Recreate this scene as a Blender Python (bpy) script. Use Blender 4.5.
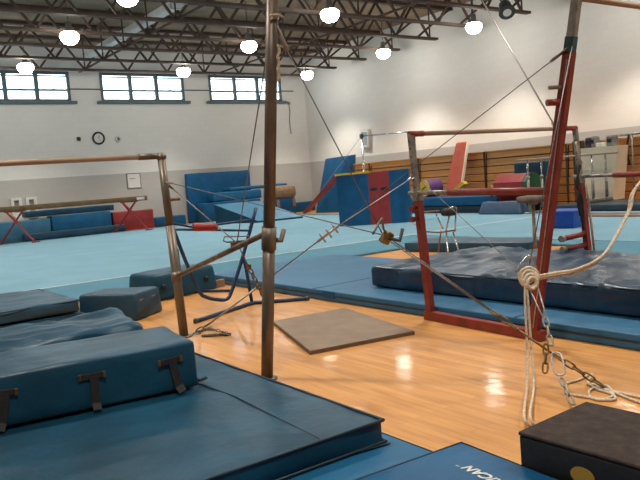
import bpy, bmesh, math, random
from mathutils import Vector, Matrix, noise
import numpy as np
random.seed(7)
for o in list(bpy.data.objects): bpy.data.objects.remove(o)
S = bpy.context.scene
COL = S.collection
PI = math.pi

# ------------------------------------------------------------------ camera
YAW, PITCH, ROLL, FPX, CAMH = math.radians(35.3), math.radians(4.93), math.radians(-4.4), 713.0, 1.35
fw = Vector((math.sin(YAW)*math.cos(PITCH), math.cos(YAW)*math.cos(PITCH), -math.sin(PITCH)))
rt0 = Vector((math.cos(YAW), -math.sin(YAW), 0)); up0 = rt0.cross(fw)
rt = rt0*math.cos(ROLL) + up0*math.sin(ROLL); up = -rt0*math.sin(ROLL) + up0*math.cos(ROLL)
cam = bpy.data.cameras.new('camera'); camo = bpy.data.objects.new('camera', cam); COL.objects.link(camo)
mw = Matrix((rt, up, -fw)).transposed().to_4x4(); mw.translation = (0, 0, CAMH)
camo.matrix_world = mw
cam.sensor_fit = 'HORIZONTAL'; cam.sensor_width = 36.0; cam.lens = 36.0*FPX/640.0
cam.clip_start = 0.05; cam.clip_end = 200
S.camera = camo
CAM = Vector((0, 0, CAMH))
def ray(x, y): return rt*((x-320)/FPX) + up*((240-y)/FPX) + fw
def gz(x, y, z=0.0):
    d = ray(x, y); return CAM + d*((z-CAMH)/d.z)
def gy(x, y, Y):
    d = ray(x, y); return CAM + d*(Y/d.y)
def gx(x, y, X):
    d = ray(x, y); return CAM + d*(X/d.x)
def gplane(x, y, a, b, c):
    n = (b-a).cross(c-a); d = ray(x, y); return CAM + d*((a-CAM).dot(n)/d.dot(n))
def gdist(x, y, D): return CAM + ray(x, y)*D

# ------------------------------------------------------------------ world, exposure
W = bpy.data.worlds.new('sky'); S.world = W; W.use_nodes = True
bg = W.node_tree.nodes['Background']; bg.inputs[0].default_value = (0.80, 0.92, 1.0, 1); bg.inputs[1].default_value = 5.0
vs = S.view_settings; vs.view_transform = 'Standard'; vs.look = 'None'; vs.gamma = 1; vs.exposure = 0.30; vs.use_curve_mapping = False
LAMP_POWER = 114.0
LAMP_COLOR = (1.0, 0.92, 0.80)

# ------------------------------------------------------------------ room dimensions
XR, YB, XL, YF = 18.2, 26.0, -6.0, -6.0
BAND = 2.09; ZC = 6.7; ZCHORD = 5.6

# ------------------------------------------------------------------ materials
MATS = {}
def mat(name, col, rough=0.6, metal=0.0, var=0.12, scale=6.0, bump=0.0, bscale=40.0, coat=0.0, col2=None, spec=0.5, stretch=None):
    if name in MATS: return MATS[name]
    m = bpy.data.materials.new(name); m.use_nodes = True; MATS[name] = m
    nt = m.node_tree; b = nt.nodes['Principled BSDF']
    b.inputs['Roughness'].default_value = rough; b.inputs['Metallic'].default_value = metal
    b.inputs['Specular IOR Level'].default_value = spec
    if coat: b.inputs['Coat Weight'].default_value = coat; b.inputs['Coat Roughness'].default_value = 0.2
    tc = nt.nodes.new('ShaderNodeTexCoord'); mp = nt.nodes.new('ShaderNodeMapping')
    nt.links.new(tc.outputs['Object'], mp.inputs['Vector'])
    if stretch: mp.inputs['Scale'].default_value = stretch
    n = nt.nodes.new('ShaderNodeTexNoise'); n.inputs['Scale'].default_value = scale; n.inputs['Detail'].default_value = 5
    nt.links.new(mp.outputs[0], n.inputs['Vector'])
    r = nt.nodes.new('ShaderNodeValToRGB'); c2 = col2 or tuple(c*(1-2*var) for c in col)
    r.color_ramp.elements[0].position = 0.3; r.color_ramp.elements[1].position = 0.72
    r.color_ramp.elements[0].color = (*c2, 1); r.color_ramp.elements[1].color = (*[min(1, c*(1+var*0.6)) for c in col], 1)
    nt.links.new(n.outputs['Fac'], r.inputs[0]); nt.links.new(r.outputs[0], b.inputs['Base Color'])
    if bump:
        n2 = nt.nodes.new('ShaderNodeTexNoise'); n2.inputs['Scale'].default_value = bscale; n2.inputs['Detail'].default_value = 4
        nt.links.new(mp.outputs[0], n2.inputs['Vector'])
        bp = nt.nodes.new('ShaderNodeBump'); bp.inputs['Strength'].default_value = bump; bp.inputs['Distance'].default_value = 0.02
        nt.links.new(n2.outputs['Fac'], bp.inputs['Height']); nt.links.new(bp.outputs[0], b.inputs['Normal'])
    return m

def wall_mat(name, axis):
    m = bpy.data.materials.new(name); m.use_nodes = True; nt = m.node_tree; b = nt.nodes['Principled BSDF']
    b.inputs['Roughness'].default_value = 0.75
    tc = nt.nodes.new('ShaderNodeTexCoord'); sx = nt.nodes.new('ShaderNodeSeparateXYZ'); nt.links.new(tc.outputs['Object'], sx.inputs[0])
    cx = nt.nodes.new('ShaderNodeCombineXYZ'); nt.links.new(sx.outputs[axis], cx.inputs[0]); nt.links.new(sx.outputs[2], cx.inputs[1])
    br = nt.nodes.new('ShaderNodeTexBrick'); nt.links.new(cx.outputs[0], br.inputs['Vector'])
    br.inputs['Scale'].default_value = 1.0; br.inputs['Brick Width'].default_value = 0.4; br.inputs['Row Height'].default_value = 0.2
    br.inputs['Mortar Size'].default_value = 0.008; br.inputs['Mortar Smooth'].default_value = 0.3
    br.inputs['Color1'].default_value = (0.97, 0.97, 0.97, 1); br.inputs['Color2'].default_value = (1, 1, 1, 1); br.inputs['Mortar'].default_value = (0.945, 0.945, 0.945, 1)
    th = nt.nodes.new('ShaderNodeMath'); th.operation = 'GREATER_THAN'; th.inputs[1].default_value = BAND; nt.links.new(sx.outputs[2], th.inputs[0])
    mx = nt.nodes.new('ShaderNodeMix'); mx.data_type = 'RGBA'; nt.links.new(th.outputs[0], mx.inputs[0])
    mx.inputs[6].default_value = (0.50, 0.485, 0.465, 1); mx.inputs[7].default_value = (0.78, 0.765, 0.73, 1)
    ml = nt.nodes.new('ShaderNodeMix'); ml.data_type = 'RGBA'; ml.blend_type = 'MULTIPLY'; ml.inputs[0].default_value = 1
    nt.links.new(mx.outputs[2], ml.inputs[6]); nt.links.new(br.outputs[0], ml.inputs[7]); nt.links.new(ml.outputs[2], b.inputs['Base Color'])
    bp = nt.nodes.new('ShaderNodeBump'); bp.inputs['Strength'].default_value = 0.08; bp.inputs['Distance'].default_value = 0.005
    inv = nt.nodes.new('ShaderNodeMath'); inv.operation = 'SUBTRACT'; inv.inputs[0].default_value = 1; nt.links.new(br.outputs['Fac'], inv.inputs[1])
    nt.links.new(inv.outputs[0], bp.inputs['Height']); nt.links.new(bp.outputs[0], b.inputs['Normal'])
    return m

def wood_floor_mat():
    m = bpy.data.materials.new('maple_floor'); m.use_nodes = True; nt = m.node_tree; b = nt.nodes['Principled BSDF']
    tc = nt.nodes.new('ShaderNodeTexCoord'); sx = nt.nodes.new('ShaderNodeSeparateXYZ'); nt.links.new(tc.outputs['Object'], sx.inputs[0])
    cx = nt.nodes.new('ShaderNodeCombineXYZ'); nt.links.new(sx.outputs[1], cx.inputs[0]); nt.links.new(sx.outputs[0], cx.inputs[1])
    br = nt.nodes.new('ShaderNodeTexBrick'); nt.links.new(cx.outputs[0], br.inputs['Vector']); br.inputs['Scale'].default_value = 1
    br.inputs['Brick Width'].default_value = 0.95; br.inputs['Row Height'].default_value = 0.057; br.inputs['Mortar Size'].default_value = 0.0012
    br.inputs['Color1'].default_value = (0.60, 0.285, 0.075, 1); br.inputs['Color2'].default_value = (0.54, 0.250, 0.062, 1); br.inputs['Mortar'].default_value = (0.30, 0.15, 0.05, 1)
    br.offset = 0.37
    mp = nt.nodes.new('ShaderNodeMapping'); mp.inputs['Scale'].default_value = (9, 1.1, 1); nt.links.new(tc.outputs['Object'], mp.inputs['Vector'])
    n = nt.nodes.new('ShaderNodeTexNoise'); n.inputs['Scale'].default_value = 1.6; n.inputs['Detail'].default_value = 6; nt.links.new(mp.outputs[0], n.inputs['Vector'])
    r = nt.nodes.new('ShaderNodeValToRGB'); r.color_ramp.elements[0].position = 0.34; r.color_ramp.elements[1].position = 0.56
    r.color_ramp.elements[0].color = (0.80, 0.74, 0.68, 1); r.color_ramp.elements[1].color = (1, 1, 1, 1); nt.links.new(n.outputs['Fac'], r.inputs[0])
    ml = nt.nodes.new('ShaderNodeMix'); ml.data_type = 'RGBA'; ml.blend_type = 'MULTIPLY'; ml.inputs[0].default_value = 1
    nt.links.new(br.outputs[0], ml.inputs[6]); nt.links.new(r.outputs[0], ml.inputs[7]); nt.links.new(ml.outputs[2], b.inputs['Base Color'])
    b.inputs['Roughness'].default_value = 0.5; b.inputs['Coat Weight'].default_value = 0.22; b.inputs['Coat Roughness'].default_value = 0.09
    n3 = nt.nodes.new('ShaderNodeTexNoise'); n3.inputs['Scale'].default_value = 7; nt.links.new(tc.outputs['Object'], n3.inputs['Vector'])
    bp = nt.nodes.new('ShaderNodeBump'); bp.inputs['Strength'].default_value = 0.08; bp.inputs['Distance'].default_value = 0.02
    nt.links.new(n3.outputs['Fac'], bp.inputs['Height']); nt.links.new(bp.outputs[0], b.inputs['Coat Normal'])
    return m

def emit(name, col, strength):
    m = bpy.data.materials.new(name); m.use_nodes = True; nt = m.node_tree; b = nt.nodes['Principled BSDF']
    b.inputs['Base Color'].default_value = (*col, 1); b.inputs['Emission Color'].default_value = (*col, 1); b.inputs['Emission Strength'].default_value = strength
    return m

def glass_mat():
    m = bpy.data.materials.new('window_glass'); m.use_nodes = True; nt = m.node_tree; nt.nodes.clear()
    o = nt.nodes.new('ShaderNodeOutputMaterial'); t = nt.nodes.new('ShaderNodeBsdfTransparent'); g = nt.nodes.new('ShaderNodeBsdfGlossy')
    t.inputs[0].default_value = (0.95, 0.98, 1, 1); g.inputs['Roughness'].default_value = 0.05
    x = nt.nodes.new('ShaderNodeMixShader'); x.inputs[0].default_value = 0.06
    nt.links.new(t.outputs[0], x.inputs[1]); nt.links.new(g.outputs[0], x.inputs[2]); nt.links.new(x.outputs[0], o.inputs[0])
    return m

def carpet_mat(name, c1, c2):
    return mat(name, c1, 0.95, var=0.06, scale=1.3, bump=0.5, bscale=160, col2=c2, spec=0.15)

M = dict(
    navy=mat('navy_vinyl', (0.010, 0.060, 0.110), 0.45, var=0.16, scale=3, bump=0.25, bscale=9, spec=0.3),
    navy_dark=mat('dark_navy_vinyl', (0.010, 0.030, 0.055), 0.40, var=0.2, scale=3, bump=0.3, bscale=9),
    teal=mat('teal_navy_vinyl', (0.007, 0.060, 0.112), 0.40, var=0.2, scale=2.5, bump=0.7, bscale=4, spec=0.35),
    slate=mat('slate_blue_vinyl', (0.018, 0.066, 0.115), 0.45, var=0.18, scale=3, bump=0.3, bscale=9, spec=0.35),
    royal=mat('royal_blue_vinyl', (0.007, 0.095, 0.230), 0.45, var=0.12, scale=3, bump=0.2, bscale=9, spec=0.25),
    blue=mat('blue_vinyl', (0.012, 0.120, 0.260), 0.45, var=0.12, scale=3, bump=0.2, bscale=9, spec=0.25),
    sky=mat('sky_blue_vinyl', (0.050, 0.185, 0.31), 0.5, var=0.12, scale=3, bump=0.2, bscale=9, spec=0.3),
    padblue=mat('pad_blue_vinyl', (0.036, 0.140, 0.265), 0.5, var=0.12, scale=1.5, bump=0.25, bscale=6, spec=0.3),
    crash=mat('crash_mat_vinyl', (0.014, 0.050, 0.100), 0.31, var=0.25, scale=2.2, bump=0.5, bscale=6),
    bin=mat('bright_blue_plastic', (0.010, 0.075, 0.42), 0.4, var=0.05),
    red=mat('red_paint', (0.235, 0.032, 0.022), 0.45, var=0.18, scale=9, bump=0.1, bscale=30),
    redvinyl=mat('red_vinyl', (0.30, 0.024, 0.027), 0.5, var=0.12, scale=4, bump=0.2, bscale=10),
    orange_red=mat('orange_red_vinyl', (0.52, 0.085, 0.045), 0.55, var=0.08, scale=4),
    purple=mat('purple_vinyl', (0.13, 0.055, 0.22), 0.5, var=0.1),
    yellow=mat('yellow_vinyl', (0.72, 0.44, 0.03), 0.5, var=0.08),
    green=mat('dark_green_vinyl', (0.02, 0.10, 0.05), 0.5, var=0.1),
    steel=mat('worn_steel', (0.34, 0.32, 0.285), 0.42, 0.35, var=0.25, scale=14, bump=0.1, bscale=50),
    bronze=mat('brown_worn_steel', (0.20, 0.16, 0.125), 0.42, 0.4, var=0.3, scale=9, bump=0.1, bscale=40, stretch=(1, 1, 0.25)),
    chrome=mat('chrome', (0.62, 0.62, 0.62), 0.22, 1.0, var=0.05),
    wire=mat('wire_rope_steel', (0.20, 0.19, 0.18), 0.45, 0.8, var=0.2, scale=60),
    wire_light=mat('bright_wire_steel', (0.50, 0.48, 0.46), 0.4, 0.6, var=0.2, scale=60),
    brass=mat('dull_brass', (0.24, 0.16, 0.075), 0.45, 0.8, var=0.25, scale=30),
    barwood=mat('bar_fibreglass', (0.44, 0.31, 0.22), 0.55, var=0.14, scale=8, stretch=(0.3, 4, 4)),
    chalkred=mat('chalky_red_sleeve', (0.34, 0.055, 0.040), 0.6, var=0.2, scale=20),
    beam=mat('balance_beam_suede', (0.20, 0.125, 0.060), 0.8, var=0.15, scale=5),
    tan=mat('tan_leather', (0.30, 0.19, 0.11), 0.65, var=0.15, scale=5),
    rope=mat('cream_rope', (0.76, 0.64, 0.49), 0.9, var=0.2, scale=70, bump=0.6, bscale=120),
    black=mat('black_vinyl', (0.013, 0.012, 0.013), 0.55, var=0.2, scale=5, bump=0.2, bscale=30),
    blacktop=mat('dark_grey_carpet_top', (0.060, 0.046, 0.043), 0.95, var=0.2, scale=18, bump=0.4, bscale=90, spec=0.2),
    strap=mat('black_webbing', (0.016, 0.016, 0.017), 0.7, var=0.2, scale=40),
    brownmat=mat('taupe_mat', (0.235, 0.172, 0.125), 0.75, var=0.10, scale=5, bump=0.2, bscale=30),
    brownedge=mat('taupe_mat_edge', (0.15, 0.095, 0.060), 0.8, var=0.15, scale=8),
    tube=mat('blue_tube_paint', (0.010, 0.040, 0.120), 0.4, var=0.2, scale=10),
    truss=mat('brown_steel_primer', (0.070, 0.042, 0.030), 0.7, var=0.25, scale=3),
    deck=mat('tan_roof_deck', (0.25, 0.19, 0.125), 0.85, var=0.2, scale=1.5),
    duct=mat('galvanised_duct', (0.58, 0.60, 0.60), 0.5, 0.2, var=0.06),
    bleach=mat('varnished_pine_board', (0.74, 0.34, 0.10), 0.45, var=0.12, scale=3, stretch=(4, 0.5, 6)),
    bleach_dark=mat('bleacher_underframe', (0.085, 0.042, 0.022), 0.8, var=0.2),
    frame=mat('grey_blue_window_frame', (0.10, 0.145, 0.165), 0.55, var=0.1),
    white=mat('white_enamel', (0.70, 0.69, 0.66), 0.5, var=0.04),
    cream=mat('cream_vinyl', (0.90, 0.79, 0.60), 0.55, var=0.06, scale=2),
    grey=mat('grey_plastic', (0.22, 0.22, 0.22), 0.6, var=0.08),
    darkgrey=mat('charcoal_plastic', (0.045, 0.047, 0.05), 0.55, var=0.1),
    palegrey=mat('pale_grey_vinyl', (0.27, 0.32, 0.37), 0.55, var=0.08, scale=2),
    line=mat('white_tape', (0.52, 0.60, 0.62), 0.8, var=0.05),
    letter=mat('white_print', (0.62, 0.62, 0.60), 0.6, var=0.03),
    teal_tape=mat('teal_tape', (0.030, 0.090, 0.110), 0.7, var=0.2, scale=30),
    carpet=carpet_mat('light_blue_carpet', (0.185, 0.335, 0.430), (0.165, 0.310, 0.405)),
    carpet_edge=carpet_mat('blue_carpet_border', (0.100, 0.235, 0.320), (0.085, 0.215, 0.300)),
    paper=mat('white_paper', (0.74, 0.73, 0.71), 0.8, var=0.03),
    slate_light=mat('grey_blue_vinyl', (0.045, 0.095, 0.180), 0.5, var=0.15, scale=3, bump=0.3, bscale=9),
    ochre=mat('ochre_print', (0.42, 0.25, 0.03), 0.6, var=0.05),
    pedestal=mat('worn_grey_suede', (0.12, 0.105, 0.095), 0.8, var=0.2, scale=12),
    glass=glass_mat(), lamp=emit('lamp_lens', (1.0, 0.95, 0.86), 30.0), prism=emit('prismatic_acrylic', (1.0, 0.93, 0.82), 6.0),
)

# ------------------------------------------------------------------ mesh helpers
class MB:
    def __init__(s): s.bm = bmesh.new()
    def box(s, c, d, rot=None, bevel=0.0):
        r = bmesh.ops.create_cube(s.bm, size=1.0); vs_ = r['verts']
        mt = Matrix.Translation(Vector(c)) @ (rot.to_4x4() if rot else Matrix.Identity(4)) @ Matrix.Diagonal((*d, 1))
        bmesh.ops.transform(s.bm, matrix=mt, verts=vs_)
        if bevel:
            es = list({e for v in vs_ for e in v.link_edges})
            bmesh.ops.bevel(s.bm, geom=es, offset=bevel, segments=2, affect='EDGES', profile=0.5)
        return s
    def bar(s, a, b, w, h=None, n=None):      # square bar from a to b
        a, b = Vector(a), Vector(b); d = b-a; L = d.length; z = d.normalized()
        ref = Vector(n) if n else (Vector((0, 1, 0)) if abs(z.y) < 0.9 else Vector((1, 0, 0)))
        x = ref.cross(z).normalized(); y = z.cross(x)
        return s.box((a+b)/2, (w, h or w, L), Matrix((x, y, z)).transposed())
    def tube(s, pts, r, seg=8, closed=False, cap=True):
        pts = [Vector(p) for p in pts]; n = len(pts)
        rs = r if isinstance(r, (list, tuple)) else [r]*n
        rings = []; prev = None
        for i, p in enumerate(pts):
            if closed: t = pts[(i+1) % n]-pts[i-1]
            else: t = pts[min(i+1, n-1)]-pts[max(i-1, 0)]
            t.normalize()
            if prev is None:
                ref = Vector((0, 0, 1)) if abs(t.z) < 0.9 else Vector((1, 0, 0)); x = ref.cross(t).normalized()
            else:
                x = prev-t*prev.dot(t); x.normalize()
            prev = x; y = t.cross(x)
            rings.append([s.bm.verts.new(p+x*rs[i]*math.cos(2*PI*k/seg)+y*rs[i]*math.sin(2*PI*k/seg)) for k in range(seg)])
        m_ = n if closed else n-1
        for i in range(m_):
            A, B = rings[i], rings[(i+1) % n]
            for k in range(seg):
                f = s.bm.faces.new((A[k], A[(k+1) % seg], B[(k+1) % seg], B[k])); f.smooth = True
        if cap and not closed:
            s.bm.faces.new(rings[0][::-1]); s.bm.faces.new(rings[-1])
        return s
    def lathe(s, c, prof, seg=20, axis=None):   # prof list of (r,z) about local z
        c = Vector(c); R_ = axis if axis else Matrix.Identity(3); rings = []
        for r, z in prof:
            rings.append([s.bm.verts.new(c+R_ @ Vector((max(r, 1e-4)*math.cos(2*PI*k/seg), max(r, 1e-4)*math.sin(2*PI*k/seg), z))) for k in range(seg)])
        for A, B in zip(rings, rings[1:]):
            for k in range(seg):
                f = s.bm.faces.new((A[k], A[(k+1) % seg], B[(k+1) % seg], B[k])); f.smooth = True
        s.bm.faces.new(rings[0][::-1]); s.bm.faces.new(rings[-1]); return s
    def prism(s, poly, vec):
        a = [s.bm.verts.new(Vector(p)) for p in poly]; b = [s.bm.verts.new(Vector(p)+Vector(vec)) for p in poly]
        s.bm.faces.new(a); s.bm.faces.new(b[::-1]); n = len(a)
        for i in range(n): s.bm.faces.new((a[i], b[i], b[(i+1) % n], a[(i+1) % n]))
        return s
    def hexa(s, b4, t4):                       # bottom four and top four corners
        v = [s.bm.verts.new(Vector(p)) for p in list(b4)+list(t4)]
        for f in ((3, 2, 1, 0), (4, 5, 6, 7), (0, 1, 5, 4), (1, 2, 6, 5), (2, 3, 7, 6), (3, 0, 4, 7)): s.bm.faces.new([v[i] for i in f])
        return s
    def soft(s, d, r=0.03, step=0.12, amp=0.0, ns=2.0, seed=0, taper=(1, 1), droop=None, fold=0.0):
        """rounded, slightly uneven cushion-like box standing on z=0, centred on x and y"""
        lx, ly, lz = d
        def cuts(L):
            n = max(2, min(60, int(L/step))); inner = [-L/2+r+(L-2*r)*i/n for i in range(n+1)]
            return [-L/2, -L/2+r*0.3]+inner+[L/2-r*0.3, L/2]
        xs, ys, zs = cuts(lx), cuts(ly), [v+lz/2 for v in cuts(lz)]
        nx, ny, nz = len(xs), len(ys), len(zs); V = {}
        off = Vector((seed*7.3, seed*3.1, seed*1.7))
        def vert(i, j, k):
            if (i, j, k) in V: return V[i, j, k]
            p = Vector((xs[i], ys[j], zs[k])); q = Vector((max(-lx/2+r, min(lx/2-r, p.x)), max(-ly/2+r, min(ly/2-r, p.y)), max(r, min(lz-r, p.z))))
            dv = p-q
            nrm = dv.normalized() if dv.length > 1e-6 else Vector((0, 0, 1))
            if dv.length > r: p = q+nrm*r
            t = p.z/lz; p.x *= 1+(taper[0]-1)*t; p.y *= 1+(taper[1]-1)*t
            if amp:
                nz_ = noise.noise((p+off)*ns)+0.5*noise.noise((p+off)*ns*2.7)
                if fold: nz_ += fold*(abs(noise.noise(Vector((p.x*ns*0.9+off.x, p.y*ns*2.6, 3.3))))*-2+0.4)
                p = p+nrm*amp*nz_*(1 if p.z > r*0.5 else 0)
                if p.z < 0.001: p.z = 0.0
            V[i, j, k] = s.bm.verts.new(p); return V[i, j, k]
        def quad(*ix):
            f = s.bm.faces.new([vert(*t) for t in ix]); f.smooth = True
        for i in range(nx-1):
            for j in range(ny-1):
                quad((i, j, 0), (i, j+1, 0), (i+1, j+1, 0), (i+1, j, 0)); quad((i, j, nz-1), (i+1, j, nz-1), (i+1, j+1, nz-1), (i, j+1, nz-1))
        for i in range(nx-1):
            for k in range(nz-1):
                quad((i, 0, k), (i+1, 0, k), (i+1, 0, k+1), (i, 0, k+1)); quad((i, ny-1, k), (i, ny-1, k+1), (i+1, ny-1, k+1), (i+1, ny-1, k))
        for j in range(ny-1):
            for k in range(nz-1):
                quad((0, j, k), (0, j, k+1), (0, j+1, k+1), (0, j+1, k)); quad((nx-1, j, k), (nx-1, j+1, k), (nx-1, j+1, k+1), (nx-1, j, k+1))
        return s
    def build(s, name, m, parent=None, loc=None, rz=0.0, rot=None, smooth=False):
        bmesh.ops.recalc_face_normals(s.bm, faces=s.bm.faces)
        me = bpy.data.meshes.new(name); s.bm.to_mesh(me); s.bm.free()
        if smooth:
            for p in me.polygons: p.use_smooth = True
        me.materials.append(M[m] if isinstance(m, str) else m)
        o = bpy.data.objects.new(name, me); COL.objects.link(o)
        if parent:
            o.parent = parent
        if loc is not None: o.location = loc
        if rot is not None: o.rotation_euler = rot
        elif rz: o.rotation_euler = (0, 0, rz)
        return o
def curve(pts, n=6):
    pts = [Vector(p) for p in pts]; out = []
    P = [pts[0]*2-pts[1]]+pts+[pts[-1]*2-pts[-2]]
    for i in range(1, len(P)-2):
        for k in range(n):
            t = k/n; a, b, c, d = P[i-1:i+3]
            out.append(0.5*((2*b)+(c-a)*t+(2*a-5*b+4*c-d)*t*t+(3*b-a-3*c+d)*t**3))
    return out+[pts[-1]]
def tag(o, label, cat, group=None):
    o['label'] = label; o['category'] = cat
    if group: o['group'] = group
    return o
def thing(name, label, cat, loc=(0, 0, 0), rz=0.0, group=None, rot=None):
    o = bpy.data.objects.new(name, None); COL.objects.link(o); o.location = loc; o.rotation_euler = rot or (0, 0, rz); o.empty_display_size = 0.1
    return tag(o, label, cat, group)
def structure(o): o['kind'] = 'structure'; return o
def sub(o, p, loc=None, rot=None):              # a copy of part o under p, sharing its mesh
    c = o.copy(); COL.objects.link(c); c.parent = p
    if loc is not None: c.location = loc
    if rot is not None: c.rotation_euler = rot
    return c

# ------------------------------------------------------------------ room shell
structure(MB().box(((XR+XL)/2, (YB+YF)/2, -0.1), (XR-XL, YB-YF, 0.2)).build('floor', wood_floor_mat()))
structure(MB().box(((XR+XL)/2, (YB+YF)/2, ZC+0.1), (XR-XL+0.4, YB-YF+0.4, 0.2)).build('ceiling', 'deck'))
wmx, wmy = wall_mat('painted_block_wall_x', 0), wall_mat('painted_block_wall_y', 1)
structure(MB().box((XR+0.1, (YB+YF)/2, ZC/2), (0.2, YB-YF+0.4, ZC)).build('wall_right', wmy))
structure(MB().box((XL-0.1, (YB+YF)/2, ZC/2), (0.2, YB-YF+0.4, ZC)).build('wall_left', wmy))
structure(MB().box(((XR+XL)/2, YF-0.1, ZC/2), (XR-XL, 0.2, ZC)).build('wall_front', wmx))
# back wall with three window openings
WZ0, WZ1 = 4.74, 5.80
WIN = []
for xa, xb in ((-14, 70), (100.5, 184), (209, 281)):
    WIN.append((gy(xa, 90, YB).x, gy(xb, 90, YB).x))
WIN = [(WIN[0][1]-(WIN[1][1]-WIN[1][0]), WIN[0][1])]+WIN[1:]
mb = MB(); xs = [XL]+[v for w in WIN for v in w]+[XR]
mb.box(((XL+XR)/2, YB+0.1, WZ0/2), (XR-XL, 0.2, WZ0)); mb.box(((XL+XR)/2, YB+0.1, (WZ1+ZC)/2), (XR-XL, 0.2, ZC-WZ1))
for i in range(0, len(xs), 2): mb.box(((xs[i]+xs[i+1])/2, YB+0.1, (WZ0+WZ1)/2), (xs[i+1]-xs[i], 0.2, WZ1-WZ0))
structure(mb.build('wall_back', wmx))
for wi, (a, b) in enumerate(WIN):
    w = bpy.data.objects.new('window_%d' % (wi+1), None); COL.objects.link(w); w.location = ((a+b)/2, YB, WZ0); structure(w)
    L = b-a; Hh = WZ1-WZ0; y = 0.02
    f = MB()
    f.box((0, y, 0.05), (L, 0.10, 0.10)).box((0, y, Hh-0.05), (L, 0.10, 0.10)).box((-L/2+0.05, y, Hh/2), (0.10, 0.10, Hh-0.2)).box((L/2-0.05, y, Hh/2), (0.10, 0.10, Hh-0.2))
    f.build('window_frame', 'frame', w)
    MB().box((0, -0.06, -0.03), (L+0.35, 0.2, 0.1), bevel=0.01).build('window_sill', 'frame', w)
    cw = (L-0.2)/3
    for k in (1, 2): MB().box((-L/2+0.1+cw*k, y, Hh/2), (0.14, 0.09, Hh-0.2)).build('mullion', 'frame', w)
    for k in range(3):
        x0 = -L/2+0.1+cw*k; x1 = x0+cw; x0 += 0.07 if k else 0; x1 -= 0.07 if k < 2 else 0
        c = (x0+x1)/2; wd = x1-x0
        MB().box((c, y, 0.415), (wd, 0.08, 0.07)).build('transom', 'frame', w)
        MB().box((c, y, Hh-0.155), (wd, 0.08, 0.045)).build('transom', 'frame', w)
        for z0, z1 in ((0.1, 0.38), (0.45, Hh-0.1775), (Hh-0.1325, Hh-0.1)):
            MB().box((c, y+0.01, (z0+z1)/2), (wd, 0.008, z1-z0)).build('pane', 'glass', w)
        MB().box((c, y-0.05, 0.44), (0.10, 0.03, 0.03)).build('latch', 'frame', w)
# conduit lines between windows
for k, (xa, xb, lab) in enumerate(((WIN[0][1], WIN[1][0], 'between the left and middle windows'), (WIN[1][1], WIN[2][0], 'between the middle and right windows'), (WIN[2][1], WIN[2][1]+0.6, 'running right from the last window'))):
    tag(MB().tube([(xa, 0, 0), (xb, 0, 0)], 0.022, 8).build('wall_pipe', 'frame', loc=(0, YB-0.03, WZ0+0.45)), 'thin dark pipe on the wall '+lab, 'pipe')

# ------------------------------------------------------------------ roof trusses
ORD = ['closest to', 'second from', 'third from', 'fourth from', 'fifth from', 'sixth from', 'seventh from', 'eighth from', 'ninth from', 'tenth from']
TY = [24.55-1.86*i for i in range(10)]
x0, x1 = XL+0.35, XR-0.35
PAN = 1.5; npan = int((x1-x0-0.6)/PAN); DEP = ZC-0.06-ZCHORD
top_p = bot_p = None; dl = dr = vp = seat = None
for i, ty in enumerate(TY):
    t = thing('roof_truss', 'brown steel roof truss with zigzag web, %s the window wall' % ORD[i], 'truss', (0, ty, ZCHORD), group='roof trusses')
    if top_p is None:
        top_p = MB().box(((XL+XR)/2, -0.055, DEP), (XR-XL, 0.08, 0.09)).box(((XL+XR)/2, 0.055, DEP), (XR-XL, 0.08, 0.09)).build('top_chord', 'truss', t)
        bot_p = MB().box(((x0+x1)/2, -0.05, 0.03), (x1-x0-0.8, 0.07, 0.07)).box(((x0+x1)/2, 0.05, 0.03), (x1-x0-0.8, 0.07, 0.07)).build('bottom_chord', 'truss', t)
        dl = MB().bar((0, 0, 0.03), (PAN/2, 0, DEP-0.02), 0.06).build('web_diagonal', 'truss', t)
        dr = MB().bar((PAN/2, 0, DEP-0.02), (PAN, 0, 0.03), 0.06).build('web_diagonal', 'truss', t)
        vp = MB().bar((0, 0, 0), (0, 0, DEP), 0.035).build('web_post', 'truss', t)
        for d in (dl, dr, vp): d.location = (x0+0.3, 0, 0)
        s0 = 1
    else:
        sub(top_p, t); sub(bot_p, t); s0 = 0
    for k in range(s0, npan):
        sub(dl, t, (x0+0.3+PAN*k, 0, 0)); sub(dr, t, (x0+0.3+PAN*k, 0, 0))
        if k % 3 == 2 or k == npan-1: sub(vp, t, (x0+0.3+PAN*k+PAN, 0, 0))
    MB().bar((x1-1.3, 0, 0.03), (x1+0.2, 0, DEP-0.05), 0.06).build('end_diagonal', 'truss', t)
# bridging lines along the trusses and the roof purlins
for k, bx in enumerate((8.2, 13.4)):
    o = MB().box((0, 0, 0), (0.05, TY[0]-TY[-1]+1.5, 0.05)).build('bridging_bar', 'truss', loc=(bx, (TY[0]+TY[-1])/2, ZCHORD+0.085))
    tag(o, ['thin brown bridging bar across the trusses above the balance beam side', 'thin brown bridging bar across the trusses towards the bleacher side'][k], 'steel bar')
# pale duct strip between the trusses
dp = gz(140, 25, 6.15)
d = thing('ventilation_duct', 'pale grey duct running across above the roof truss chords', 'duct', (dp.x, 17.5, 6.02))
for k in range(4):
    MB().box((0, -6+4*k, 0.13), (0.26, 3.94, 0.2), bevel=0.02).build('duct_section', 'duct', d)
    MB().box((0, -4+4*k, 0.13), (0.31, 0.06, 0.25)).build('flange', 'duct', d)

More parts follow.
